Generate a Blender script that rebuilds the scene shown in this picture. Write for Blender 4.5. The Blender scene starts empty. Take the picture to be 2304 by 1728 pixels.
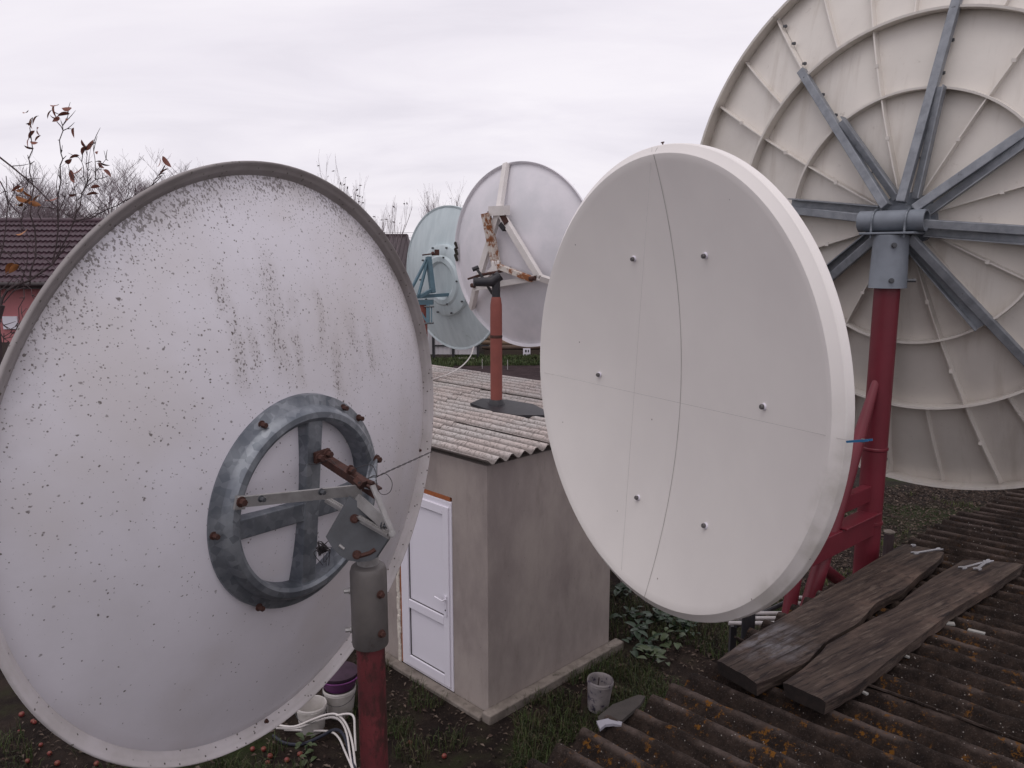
import bpy, math, random
from mathutils import Vector, Matrix, noise

random.seed(7)
D = bpy.data
C = bpy.context.scene.collection
SC = bpy.context.scene
R = math.radians

# ------------------------------------------------------------------ camera
CAM = Vector((0, 0, 4.7)); PITCH = R(9.4); F = 1760.0
cam = D.cameras.new('camera'); cam.sensor_width = 36; cam.lens = 36 * F / 2304
cam.clip_start = 0.05; cam.clip_end = 2000
co = D.objects.new('camera', cam); C.objects.link(co)
co.location = CAM; co.rotation_euler = (R(90) - PITCH, 0, 0)
SC.camera = co

# ------------------------------------------------------------------ world, sun, exposure
SUN_EL, SUN_AZ = R(68), R(205)
w = D.worlds.new('World'); SC.world = w; w.use_nodes = True
nt = w.node_tree; nt.nodes.clear()
def N(t, **k):
    n = nt.nodes.new(t)
    for a, b in k.items(): setattr(n, a, b)
    return n
out = N('ShaderNodeOutputWorld'); mix = N('ShaderNodeMixShader'); mix.inputs[0].default_value = 0.92
sky = N('ShaderNodeTexSky', sky_type='NISHITA', sun_disc=False); sky.sun_elevation = SUN_EL; sky.sun_rotation = SUN_AZ
b1 = N('ShaderNodeBackground'); b1.inputs[1].default_value = 0.1; nt.links.new(sky.outputs[0], b1.inputs[0])
b2 = N('ShaderNodeBackground'); b2.inputs[1].default_value = 1.0
tc = N('ShaderNodeTexCoord'); sep = N('ShaderNodeSeparateXYZ'); nt.links.new(tc.outputs['Generated'], sep.inputs[0])
def math_n(op, a, b, clamp=False):
    m = N('ShaderNodeMath', operation=op); m.use_clamp = clamp
    for i, v in enumerate((a, b)):
        if isinstance(v, (int, float)): m.inputs[i].default_value = v
        else: nt.links.new(v, m.inputs[i])
    return m.outputs[0]
zz = math_n('ADD', math_n('MAXIMUM', sep.outputs[2], 0.0), 0.16)
cb = N('ShaderNodeCombineXYZ')
nt.links.new(math_n('DIVIDE', sep.outputs[0], zz), cb.inputs[0]); nt.links.new(math_n('DIVIDE', sep.outputs[1], zz), cb.inputs[1])
mp = N('ShaderNodeMapping'); mp.inputs['Rotation'].default_value = (0, 0, R(-20)); mp.inputs['Scale'].default_value = (0.62, 1.05, 1)
nt.links.new(cb.outputs[0], mp.inputs[0])
ns = N('ShaderNodeTexNoise'); ns.inputs['Scale'].default_value = 1.25; ns.inputs['Detail'].default_value = 7; ns.inputs['Roughness'].default_value = 0.55
ns.inputs['Distortion'].default_value = 0.5
nt.links.new(mp.outputs[0], ns.inputs['Vector'])
cr = N('ShaderNodeValToRGB'); nt.links.new(ns.outputs['Fac'], cr.inputs[0])
cr.color_ramp.elements[0].position = 0.30; cr.color_ramp.elements[0].color = (0.82, 0.775, 0.845, 1)
cr.color_ramp.elements[1].position = 0.66; cr.color_ramp.elements[1].color = (1.0, 0.95, 1.0, 1)
e = cr.color_ramp.elements.new(0.48); e.color = (0.92, 0.87, 0.935, 1)
nt.links.new(cr.outputs[0], b2.inputs[0])
nt.links.new(b1.outputs[0], mix.inputs[1]); nt.links.new(b2.outputs[0], mix.inputs[2]); nt.links.new(mix.outputs[0], out.inputs[0])

sl = D.lights.new('sun', 'SUN'); sl.energy = 0.7; sl.angle = R(40); sl.color = (1, 0.96, 0.92)
so = D.objects.new('sun', sl); C.objects.link(so)
dv = Vector((math.sin(SUN_AZ) * math.cos(SUN_EL), math.cos(SUN_AZ) * math.cos(SUN_EL), math.sin(SUN_EL)))
so.rotation_euler = dv.to_track_quat('Z', 'Y').to_euler()
vs = SC.view_settings; vs.view_transform = 'Standard'; vs.look = 'None'; vs.exposure = 0.0; vs.gamma = 1; vs.use_curve_mapping = False

# ------------------------------------------------------------------ helpers
FW = Vector((0, math.cos(PITCH), -math.sin(PITCH))); UP = Vector((0, math.sin(PITCH), math.cos(PITCH))); RT = Vector((1, 0, 0))
def ray(x, y): return FW + RT * ((x - 1152) / F) - UP * ((y - 864) / F)
def at(x, y, d): return CAM + ray(x, y) * d                       # point at forward depth d
def onz(x, y, z):
    r = ray(x, y); return CAM + r * ((z - CAM.z) / r.z)
def onpl(x, y, p, n):
    r = ray(x, y); return CAM + r * ((p - CAM).dot(n) / r.dot(n))
def frame(ez):
    ez = Vector(ez).normalized(); ex = Vector((0, 0, 1)).cross(ez).normalized(); return ex, ez.cross(ex), ez
def mat4(c, ex, ey, ez):
    return Matrix(((ex.x, ey.x, ez.x, c.x), (ex.y, ey.y, ez.y, c.y), (ex.z, ey.z, ez.z, c.z), (0, 0, 0, 1)))

WM = {}
def link(o, parent=None, world=None):
    C.objects.link(o)
    world = world or Matrix.Identity(4)
    WM[o.name] = world
    if parent is not None:
        o.parent = parent; o.matrix_parent_inverse = WM[parent.name].inverted()
    o.matrix_basis = world
    return o
def thing(name, label, cat, loc, group=None):
    o = D.objects.new(name, None); o.empty_display_size = 0.1
    link(o, None, Matrix.Translation(Vector(loc))); tag(o, label, cat, group); return o
def tag(o, label=None, cat=None, group=None, kind=None):
    if label: o['label'] = label
    if cat: o['category'] = cat
    if group: o['group'] = group
    if kind: o['kind'] = kind
    return o
def child_copy(o, parent, world):
    c = o.copy(); C.objects.link(c); WM[c.name] = world
    c.parent = parent; c.matrix_parent_inverse = WM[parent.name].inverted(); c.matrix_basis = world
    return c

class MB:
    def __init__(s): s.v = []; s.f = []; s.c = []
    def add(s, vs, fs, col=None):
        n = len(s.v); s.v += [Vector(v) for v in vs]; s.f += [tuple(i + n for i in f) for f in fs]
        if col is not None: s.c += [col] * len(fs)
        return s
    def box(s, c, ex, ey, ez, a, b, h):                           # half sizes a,b,h along axes
        c = Vector(c); vs = []
        for k in (-1, 1):
            for i, j in ((-1, -1), (1, -1), (1, 1), (-1, 1)): vs.append(c + ex * a * i + ey * b * j + ez * h * k)
        return s.add(vs, [(3, 2, 1, 0), (4, 5, 6, 7), (0, 1, 5, 4), (1, 2, 6, 5), (2, 3, 7, 6), (3, 0, 4, 7)])
    def abox(s, lo, hi):
        lo, hi = Vector(lo), Vector(hi); c = (lo + hi) / 2; d = (hi - lo) / 2
        return s.box(c, Vector((1, 0, 0)), Vector((0, 1, 0)), Vector((0, 0, 1)), *d)
    def bar(s, p, q, wd, th, up=None):                            # rectangular bar p->q, width wd, thickness th along up
        p, q = Vector(p), Vector(q); d = (q - p); L = d.length; d /= L
        up = Vector(up) if up is not None else Vector((0, 0, 1))
        x = d.cross(up)
        if x.length < 1e-4: x = d.cross(Vector((1, 0, 0)))
        x.normalize(); u = x.cross(d).normalized()
        return s.box((p + q) / 2, d, x, u, L / 2, wd / 2, th / 2)
    def angle(s, p, q, wd, th, up):                               # L section
        p, q = Vector(p), Vector(q); d = (q - p).normalized(); up = Vector(up); x = d.cross(up).normalized(); u = x.cross(d).normalized()
        s.bar(p, q, wd, th, up)
        return s.bar(p + x * (wd / 2 - th / 2) + u * (wd / 2), q + x * (wd / 2 - th / 2) + u * (wd / 2), th, wd, up)
    def tube(s, pts, r, n=8, cap=True):
        pts = [Vector(p) for p in pts]
        rs = r if isinstance(r, (list, tuple)) else [r] * len(pts)
        prev = None; rings = []
        for i, p in enumerate(pts):
            d = (pts[min(i + 1, len(pts) - 1)] - pts[max(i - 1, 0)]).normalized()
            if prev is None:
                a = d.cross(Vector((0, 0, 1)))
                if a.length < 0.05: a = d.cross(Vector((1, 0, 0)))
            else: a = prev - d * prev.dot(d)
            a.normalize(); prev = a; b = d.cross(a)
            rings.append([p + a * rs[i] * math.cos(2 * math.pi * k / n) + b * rs[i] * math.sin(2 * math.pi * k / n) for k in range(n)])
        vs = [v for ring in rings for v in ring]; fs = []
        for i in range(len(pts) - 1):
            for k in range(n):
                fs.append((i * n + k, i * n + (k + 1) % n, (i + 1) * n + (k + 1) % n, (i + 1) * n + k))
        if cap: fs += [tuple(range(n))[::-1], tuple(range((len(pts) - 1) * n, len(pts) * n))]
        return s.add(vs, fs)
    def lathe(s, prof, seg=64, fr=None, a0=0.0, a1=2 * math.pi):
        c, ex, ey, ez = fr if fr else (Vector(), Vector((1, 0, 0)), Vector((0, 1, 0)), Vector((0, 0, 1)))
        full = abs(a1 - a0 - 2 * math.pi) < 1e-6; m = seg if full else seg + 1; vs = []; fs = []
        for (r, h) in prof:
            for k in range(m):
                a = a0 + (a1 - a0) * k / seg; vs.append(c + ex * (r * math.cos(a)) + ey * (r * math.sin(a)) + ez * h)
        for i in range(len(prof) - 1):
            for k in range(seg):
                k2 = (k + 1) % m
                fs.append((i * m + k, i * m + k2, (i + 1) * m + k2, (i + 1) * m + k))
        return s.add(vs, fs)
    def prism(s, pts, n, th):                                     # polygon extruded by -n*th
        pts = [Vector(p) for p in pts]; n = Vector(n); k = len(pts)
        vs = pts + [p - n * th for p in pts]
        return s.add(vs, [tuple(range(k)), tuple(range(2 * k - 1, k - 1, -1))] + [(i, i + k, (i + 1) % k + k, (i + 1) % k) for i in range(k)])
    def build(s, name, mat, parent=None, smooth=True, fr=None, kind=None, bevel=0, ang=40):
        me = D.meshes.new(name)
        if fr is not None: M = fr
        else:
            lo = Vector((min(v.x for v in s.v), min(v.y for v in s.v), min(v.z for v in s.v)))
            hi = Vector((max(v.x for v in s.v), max(v.y for v in s.v), max(v.z for v in s.v)))
            M = Matrix.Translation(Vector(((lo.x + hi.x) / 2, (lo.y + hi.y) / 2, lo.z)))
            Mi = M.inverted(); s.v = [Mi @ v for v in s.v]
        me.from_pydata([tuple(v) for v in s.v], [], s.f); me.materials.append(mat)
        if len(s.c) == len(s.f) and s.c:
            ca = me.color_attributes.new('tint', 'FLOAT_COLOR', 'CORNER'); i = 0; buf = []
            for p, c in zip(me.polygons, s.c): buf += list(c) * p.loop_total
            ca.data.foreach_set('color', buf)
        if smooth:
            me.polygons.foreach_set('use_smooth', [True] * len(me.polygons)); me.update()
            me.set_sharp_from_angle(angle=R(ang))
        o = D.objects.new(name, me); link(o, parent, M)
        if bevel:
            b = o.modifiers.new('bevel', 'BEVEL'); b.width = bevel; b.segments = 2; b.limit_method = 'ANGLE'
        if kind: o['kind'] = kind
        return o

X, Y, Z = Vector((1, 0, 0)), Vector((0, 1, 0)), Vector((0, 0, 1))
def S(r, g, b):                                                   # sRGB bytes -> linear
    return tuple(((c / 255) / 12.92 if c / 255 < 0.04045 else ((c / 255 + 0.055) / 1.055) ** 2.4) for c in (r, g, b))

# ------------------------------------------------------------------ materials
class MT:
    def __init__(s, name, rough=0.6, metal=0.0, spec=0.4):
        s.m = D.materials.new(name); s.m.use_nodes = True; s.t = s.m.node_tree; s.b = s.t.nodes['Principled BSDF']
        s.b.inputs['Roughness'].default_value = rough; s.b.inputs['Metallic'].default_value = metal
        s.b.inputs['Specular IOR Level'].default_value = spec
        s.co = s.t.nodes.new('ShaderNodeTexCoord').outputs['Object']
    def n(s, t, **k):
        x = s.t.nodes.new(t)
        for a, b in k.items(): setattr(x, a, b)
        return x
    def put(s, i, v):
        if isinstance(v, tuple) and len(v) == 3: i.default_value = (*v, 1) if i.type == 'RGBA' else v
        elif isinstance(v, (int, float, tuple)): i.default_value = v
        else: s.t.links.new(v, i)
    def scaled(s, sc, rot=(0, 0, 0), co=None, loc=(0, 0, 0)):
        m = s.n('ShaderNodeMapping'); m.inputs['Scale'].default_value = sc; m.inputs['Rotation'].default_value = rot; m.inputs['Location'].default_value = loc
        s.t.links.new(co or s.co, m.inputs[0]); return m.outputs[0]
    def noise(s, scale, detail=4, rough=0.6, co=None, dist=0):
        x = s.n('ShaderNodeTexNoise'); s.t.links.new(co or s.co, x.inputs['Vector'])
        x.inputs['Scale'].default_value = scale; x.inputs['Detail'].default_value = detail; x.inputs['Roughness'].default_value = rough; x.inputs['Distortion'].default_value = dist
        return x.outputs['Fac']
    def vor(s, scale, co=None, feature='F1', outp='Distance'):
        x = s.n('ShaderNodeTexVoronoi', feature=feature); s.t.links.new(co or s.co, x.inputs['Vector']); x.inputs['Scale'].default_value = scale
        return x.outputs[outp]
    def ramp(s, v, lo, hi, smooth=True):
        x = s.n('ShaderNodeMapRange'); x.interpolation_type = 'SMOOTHSTEP' if smooth else 'LINEAR'
        s.put(x.inputs[0], v); s.put(x.inputs[1], lo); s.put(x.inputs[2], hi); return x.outputs[0]
    def mth(s, op, a, b=0.0, clamp=False):
        x = s.n('ShaderNodeMath', operation=op); x.use_clamp = clamp; s.put(x.inputs[0], a); s.put(x.inputs[1], b); return x.outputs[0]
    def mix(s, f, a, b, bl='MIX'):
        x = s.n('ShaderNodeMix', data_type='RGBA', blend_type=bl); s.put(x.inputs[0], f); s.put(x.inputs[6], a); s.put(x.inputs[7], b); return x.outputs[2]
    def sep(s, co=None):
        x = s.n('ShaderNodeSeparateXYZ'); s.t.links.new(co or s.co, x.inputs[0]); return x.outputs
    def bump(s, h, st=0.3, dist=0.01, prev=None):
        x = s.n('ShaderNodeBump'); x.inputs['Strength'].default_value = st; x.inputs['Distance'].default_value = dist; s.put(x.inputs['Height'], h)
        if prev: s.t.links.new(prev, x.inputs['Normal'])
        s.t.links.new(x.outputs[0], s.b.inputs['Normal']); return x.outputs[0]
    def col(s, c): s.put(s.b.inputs['Base Color'], c); return s
    def rgh(s, v): s.put(s.b.inputs['Roughness'], v); return s

def paint(name, c, c2=None, rough=0.5, sc=6, amt=0.6, dirt=None, dirt_lo=0.6, dirt_hi=0.75, dsc=14, bmp=0.08, metal=0.0, spec=0.4):
    t = MT(name, rough, metal, spec)
    c2 = c2 or tuple(x * 0.8 for x in c)
    f = t.mth('MULTIPLY', t.ramp(t.noise(sc, 5), 0.3, 0.75), amt)
    k = t.mix(f, c, c2)
    if dirt: k = t.mix(t.ramp(t.noise(dsc, 6, 0.65), dirt_lo, dirt_hi), k, dirt)
    t.col(k); t.bump(t.noise(sc * 12, 4), bmp, 0.004)
    return t.m

GALV = MT('galvanized_steel', 0.42, 0.55)
_v = GALV.vor(45, outp='Color'); _g = GALV.mix(GALV.ramp(GALV.noise(9, 4), 0.35, 0.7), (0.18, 0.195, 0.22), (0.33, 0.35, 0.375))
_sep = GALV.n('ShaderNodeSeparateColor'); GALV.t.links.new(_v, _sep.inputs[0])
GALV.col(GALV.mix(GALV.mth('MULTIPLY', _sep.outputs[0], 0.6), _g, (0.08, 0.095, 0.115)))
GALV.rgh(GALV.mth('ADD', GALV.mth('MULTIPLY', GALV.noise(20), 0.3), 0.32)); GALV.bump(GALV.noise(90), 0.1, 0.002); GALV = GALV.m
STRUTG = paint('pale_galvanized_strut', (0.27, 0.285, 0.31), (0.17, 0.18, 0.20), 0.5, 16, 0.9, (0.10, 0.10, 0.11), 0.62, 0.75, 26, 0.3, metal=0.3)
COLG = paint('stained_zinc_sleeve', (0.165, 0.15, 0.142), (0.085, 0.08, 0.08), 0.45, 5, 0.9, (0.06, 0.04, 0.035), 0.58, 0.75, 12, metal=0.35)
GALVD = paint('dull_galvanized_steel', (0.095, 0.10, 0.108), (0.06, 0.06, 0.064), 0.45, 9, 0.9, (0.06, 0.04, 0.03), 0.60, 0.78, metal=0.35)
HUBG = paint('grey_primer_steel', (0.20, 0.22, 0.25), (0.14, 0.155, 0.18), 0.55, 8, 0.8, (0.07, 0.05, 0.045), 0.68, 0.8, metal=0.15)
RUST = paint('rusty_steel', (0.075, 0.030, 0.022), (0.035, 0.018, 0.015), 0.8, 25, 0.9, (0.15, 0.06, 0.03), 0.62, 0.78, bmp=0.3)
RUSTY_WHITE = MT('rust_stained_white_paint', 0.6)
_f = RUSTY_WHITE.ramp(RUSTY_WHITE.noise(7, 6, 0.7), 0.44, 0.56)
RUSTY_WHITE.col(RUSTY_WHITE.mix(_f, (0.62, 0.57, 0.52), RUSTY_WHITE.mix(RUSTY_WHITE.noise(30), (0.36, 0.13, 0.04), (0.14, 0.05, 0.025)))); RUSTY_WHITE = RUSTY_WHITE.m
PALE_BAR = paint('weathered_zinc_bar', (0.36, 0.35, 0.345), (0.20, 0.19, 0.185), 0.45, 14, 0.9, (0.17, 0.09, 0.06), 0.62, 0.75, metal=0.3)
BLACKM = paint('black_steel', (0.022, 0.022, 0.028), (0.035, 0.03, 0.03), 0.5, 20, 0.7, (0.09, 0.045, 0.03), 0.68, 0.8)
WHITEP = paint('white_frame_paint', (0.72, 0.68, 0.66), (0.60, 0.56, 0.53), 0.55, 6, 0.7, (0.32, 0.17, 0.08), 0.70, 0.82, 9)
TEAL = paint('teal_steel_paint', (0.095, 0.165, 0.205), (0.06, 0.105, 0.13), 0.5, 8, 0.8, (0.08, 0.06, 0.05), 0.68, 0.8)
RED = paint('dark_red_paint', (0.155, 0.018, 0.030), (0.115, 0.014, 0.022), 0.45, 5, 0.8, (0.10, 0.02, 0.02), 0.68, 0.82, 18, 0.12)
OXIDE = paint('faded_red_oxide_paint', (0.245, 0.072, 0.056), (0.19, 0.055, 0.044), 0.65, 5, 0.8, (0.16, 0.05, 0.04), 0.68, 0.8, 22, 0.12)
t = MT('flaking_red_paint', 0.6)
_k = t.mix(t.ramp(t.noise(9, 5), 0.35, 0.7), (0.125, 0.022, 0.026), (0.08, 0.016, 0.019))
_k = t.mix(t.ramp(t.noise(13, 8, 0.75, co=t.scaled((1, 1, 0.45))), 0.47, 0.57), _k, (0.045, 0.014, 0.013))
t.col(t.mix(t.ramp(t.noise(90, 3), 0.66, 0.72), _k, (0.035, 0.02, 0.018))); t.bump(t.noise(45, 6, 0.7), 0.35, 0.006); REDFLAKE = t.m

# big front dish, seen from behind: white paint with lichen specks, run-down streaks
def dish_material():
    t = MT('lichen_speckled_white_paint', 0.45)
    x, y, z = t.sep(); xyz = t.co
    r = t.n('ShaderNodeVectorMath', operation='LENGTH'); t.t.links.new(xyz, r.inputs[0]); r = r.outputs['Value']
    base = t.mix(t.ramp(t.noise(3.2, 5), 0.3, 0.7), (0.695, 0.67, 0.715), (0.63, 0.605, 0.64))
    base = t.mix(t.mth('MULTIPLY', t.ramp(t.noise(1.6, 3), 0.45, 0.7), 0.5), base, (0.60, 0.555, 0.545))
    top = t.mth('MULTIPLY', t.ramp(r, 0.66, 0.84), t.ramp(y, 0.1, 0.65))
    # vertical streak columns
    wob = t.mth('MULTIPLY', t.mth('SUBTRACT', t.noise(4.5, 3), 0.5), 0.10); xw = t.mth('ADD', x, wob)
    st = None
    for c0, y0, y1, wd in ((-.27, .27, .62, .040), (-.22, .30, .48, .030), (-.13, .30, .68, .062), (-.06, .27, .54, .030), (.05, .36, .57, .026), (.10, .20, .44, .036), (.21, .22, .46, .045), (.29, .25, .42, .026)):
        q_ = t.mth('MULTIPLY', t.ramp(t.mth('ABSOLUTE', t.mth('SUBTRACT', xw, c0)), wd, wd * 0.2), t.mth('MULTIPLY', t.ramp(y, y0 - .04, y0 + .06), t.ramp(y, y1 + .05, y1 - .07)))
        st = q_ if st is None else t.mth('MAXIMUM', st, q_)
    mk = t.ramp(t.noise(7, 4, 0.6), 0.30, 0.55)
    streak = t.mth('MULTIPLY', st, mk)
    upper = t.ramp(y, -0.55, 0.45)
    dens = t.mth('ADD', t.mth('ADD', t.mth('MULTIPLY', top, 1.0), t.mth('MULTIPLY', streak, 0.8)), t.mth('MULTIPLY', upper, 0.36))
    dens = t.mth('ADD', dens, 0.035)
    spots = None
    for sc, size, k in ((40, 0.19, 0.8), (80, 0.30, 0.9), (150, 0.42, 1.0)):
        cc = t.scaled((1, 1, 0.35), rot=(0, 0, R(30)), loc=(sc * .37, sc * .11, 0))
        cc2 = t.n('ShaderNodeVectorMath', operation='ADD'); t.t.links.new(cc, cc2.inputs[0])
        nz = t.n('ShaderNodeTexNoise'); nz.inputs['Scale'].default_value = sc * 1.5; t.t.links.new(t.co, nz.inputs['Vector'])
        sm = t.n('ShaderNodeVectorMath', operation='SCALE'); t.t.links.new(nz.outputs['Color'], sm.inputs[0]); sm.inputs['Scale'].default_value = 0.75 / sc
        t.t.links.new(sm.outputs[0], cc2.inputs[1])
        d = t.vor(sc, co=cc2.outputs[0]); cl = t.vor(sc, co=cc2.outputs[0], outp='Color')
        q = t.n('ShaderNodeSeparateColor'); t.t.links.new(cl, q.inputs[0])
        rad = t.mth('MULTIPLY', t.mth('POWER', q.outputs[0], 2.2), size)
        rad = t.mth('ADD', rad, 0.06)
        on = t.mth('LESS_THAN', q.outputs[1], t.mth('MULTIPLY', dens, k))
        inside = t.ramp(d, rad, t.mth('MULTIPLY', rad, 0.55))
        m = t.mth('MULTIPLY', on, inside)
        m = t.mth('MULTIPLY', m, t.mth('ADD', t.mth('MULTIPLY', q.outputs[2], 0.5), 0.5))
        spots = m if spots is None else t.mth('MAXIMUM', spots, m)
    fn = t.noise(1.0, 3, 0.55, co=t.scaled((150, 95, 60)))
    thr = t.mth('SUBTRACT', 0.735, t.mth('ADD', t.mth('MULTIPLY', streak, t.mth('ADD', t.mth('MULTIPLY', t.noise(16, 4), 0.27), 0.025)), t.mth('MULTIPLY', t.mth('MULTIPLY', t.ramp(r, 0.74, 0.85), t.ramp(y, 0.15, 0.7)), t.mth('MULTIPLY', t.noise(9, 4), 0.42))))
    fine = t.ramp(fn, thr, t.mth('ADD', thr, 0.03))
    spots = t.mth('MAXIMUM', spots, t.mth('MULTIPLY', fine, 0.72))
    base = t.mix(t.mth('MULTIPLY', streak, 0.22), base, (0.36, 0.32, 0.30))
    grime = t.mth('MULTIPLY', t.mth('MULTIPLY', t.ramp(r, 0.76, 0.835), t.ramp(y, 0.0, 0.4)), t.ramp(t.noise(11, 5), 0.35, 0.7))
    base = t.mix(t.mth('MULTIPLY', grime, 0.22), base, (0.25, 0.215, 0.195))
    t.col(t.mix(spots, base, (0.105, 0.085, 0.075))); t.bump(t.noise(25, 5), 0.06, 0.004)
    return t.m
LICHEN = dish_material()
t = MT('grimy_rim_paint', 0.55)
_x, _y, _z = t.sep()
_k = t.mix(t.ramp(t.noise(5, 5), 0.3, 0.7), (0.64, 0.60, 0.61), (0.50, 0.465, 0.455))
_k = t.mix(t.mth('MULTIPLY', t.ramp(_y, -0.1, 0.6), t.mth('ADD', t.mth('MULTIPLY', t.noise(7, 5), 0.5), 0.55)), _k, (0.135, 0.115, 0.11))
_v = t.vor(85); _c = t.n('ShaderNodeSeparateColor'); t.t.links.new(t.vor(85, outp='Color'), _c.inputs[0])
_k = t.mix(t.mth('MULTIPLY', t.mth('LESS_THAN', _c.outputs[0], 0.17), t.ramp(_v, 0.34, 0.2)), _k, (0.10, 0.085, 0.075))
t.col(_k); t.bump(t.noise(30, 5), 0.1, 0.004); RIMG = t.m

t = MT('smooth_white_gelcoat', 0.38)
_k = t.mix(t.ramp(t.noise(1.8, 4), 0.3, 0.7), (0.775, 0.735, 0.705), (0.73, 0.69, 0.665))
_x, _y, _z = t.sep(); _v2 = t.n('ShaderNodeVectorMath', operation='LENGTH'); t.t.links.new(t.co, _v2.inputs[0])
_sm = t.mth('MULTIPLY', t.mth('MULTIPLY', t.ramp(_v2.outputs['Value'], 0.80, 0.87), t.ramp(_x, 0.2, 0.75)), t.mth('MULTIPLY', t.ramp(_y, 0.15, -0.1), t.ramp(t.noise(6, 5), 0.42, 0.7)))
_k = t.mix(t.mth('MULTIPLY', _sm, 0.38), _k, (0.30, 0.28, 0.22))
_c = t.n('ShaderNodeSeparateColor'); t.t.links.new(t.vor(24, outp='Color'), _c.inputs[0])
_k = t.mix(t.mth('MULTIPLY', t.mth('LESS_THAN', _c.outputs[0], 0.035), t.ramp(t.vor(24), 0.10, 0.06)), _k, (0.28, 0.24, 0.22))
t.col(_k); t.bump(t.noise(60, 3), 0.03, 0.002); GEL = t.m
SEAM = paint('grey_seam_sealant', (0.42, 0.40, 0.375), (0.32, 0.30, 0.28), 0.7)

t = MT('cream_fibreglass', 0.6)
_k = t.mix(t.ramp(t.noise(2.2, 5), 0.3, 0.7), (0.69, 0.65, 0.60), (0.625, 0.585, 0.54))
_k = t.mix(t.mth('MULTIPLY', t.ramp(t.noise(0.9, 6, 0.7), 0.52, 0.72), 0.35), _k, (0.50, 0.45, 0.40))
_k = t.mix(t.mth('MULTIPLY', t.ramp(t.noise(1.0, 6, 0.65, co=t.scaled((9, 0.9, 2))), 0.54, 0.74), 0.40), _k, (0.40, 0.345, 0.29))
_k = t.mix(t.mth('MULTIPLY', t.ramp(t.noise(16, 6, 0.7), 0.62, 0.76), 0.45), _k, (0.33, 0.28, 0.24))
t.col(_k); t.bump(t.noise(70, 4), 0.12, 0.003); FIBRE = t.m
t = MT('grey_white_dish_paint', 0.55)
_k = t.mix(t.ramp(t.noise(1.6, 5), 0.35, 0.68), (0.74, 0.71, 0.745), (0.62, 0.61, 0.64))
t.col(t.mix(t.ramp(t.noise(5, 7, 0.7), 0.70, 0.8), _k, (0.42, 0.40, 0.39))); t.bump(t.noise(20, 4), 0.05, 0.004); MIDP = t.m
t = MT('pale_green_dish_paint', 0.5)
_x, _y, _z = t.sep()
_k = t.mix(t.ramp(t.noise(3, 5, co=t.scaled((3, 0.7, 1))), 0.35, 0.68), (0.515, 0.585, 0.605), (0.44, 0.51, 0.53))
_k = t.mix(t.mth('MULTIPLY', t.ramp(t.noise(6, 7, 0.7), 0.60, 0.75), t.ramp(_y, 0.2, -0.6)), _k, (0.24, 0.27, 0.24))
t.col(_k); GREENP = t.m
DKHOLE = paint('dark_soot', (0.03, 0.026, 0.02), rough=0.9)

t = MT('grey_cement_render', 0.85)
_k = t.mix(t.ramp(t.noise(1.3, 6, 0.65, co=t.scaled((1, 1, 0.55))), 0.32, 0.7), (0.36, 0.31, 0.285), (0.25, 0.21, 0.20))
_k = t.mix(t.mth('MULTIPLY', t.ramp(t.noise(7, 7, 0.7, co=t.scaled((1, 1, 0.3))), 0.5, 0.75), 0.45), _k, (0.20, 0.165, 0.155))
_k = t.mix(t.mth('MULTIPLY', t.ramp(t.noise(30, 3), 0.70, 0.74), 0.5), _k, (0.14, 0.12, 0.11))
t.col(_k); t.bump(t.noise(60, 6, 0.7), 0.25, 0.006); RENDER_W = t.m
CONC = paint('stained_concrete', (0.24, 0.205, 0.18), (0.12, 0.10, 0.085), 0.9, 6, 0.9, (0.05, 0.045, 0.03), 0.55, 0.75, 10, 0.4)
PVC = paint('white_plastic', (0.74, 0.71, 0.78), (0.71, 0.68, 0.74), 0.35, 3, 0.5, (0.52, 0.48, 0.50), 0.60, 0.90, 5, bmp=0.01)
GASKET = paint('dark_gasket', (0.06, 0.055, 0.06), rough=0.7)
FOAM = paint('yellowed_white_foam', (0.66, 0.61, 0.55), (0.45, 0.40, 0.34), 0.9, 30, 0.9, bmp=0.6)
BRICKO = paint('orange_brick', (0.36, 0.115, 0.04), (0.25, 0.08, 0.035), 0.9, 20, 0.9, bmp=0.5)
BITUM = paint('black_bitumen_felt', (0.018, 0.017, 0.021), (0.035, 0.033, 0.037), 0.55, 12, 0.8)

t = MT('light_asbestos_slate', 0.85)
_k = t.mix(t.ramp(t.noise(1.1, 4), 0.4, 0.62), (0.50, 0.465, 0.445), (0.51, 0.44, 0.41))
_k = t.mix(t.mth('MULTIPLY', t.ramp(t.noise(34, 5, 0.7), 0.50, 0.62), 0.8), _k, (0.13, 0.11, 0.10))
_k = t.mix(t.mth('MULTIPLY', t.ramp(t.noise(150, 2, 0.6), 0.56, 0.64), 0.8), _k, (0.07, 0.06, 0.055))
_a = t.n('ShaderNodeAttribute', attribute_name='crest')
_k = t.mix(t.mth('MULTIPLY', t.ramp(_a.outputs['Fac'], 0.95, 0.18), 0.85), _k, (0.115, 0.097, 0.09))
t.col(_k); t.bump(t.noise(90, 5, 0.7), 0.4, 0.006); SLATE_L = t.m

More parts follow.
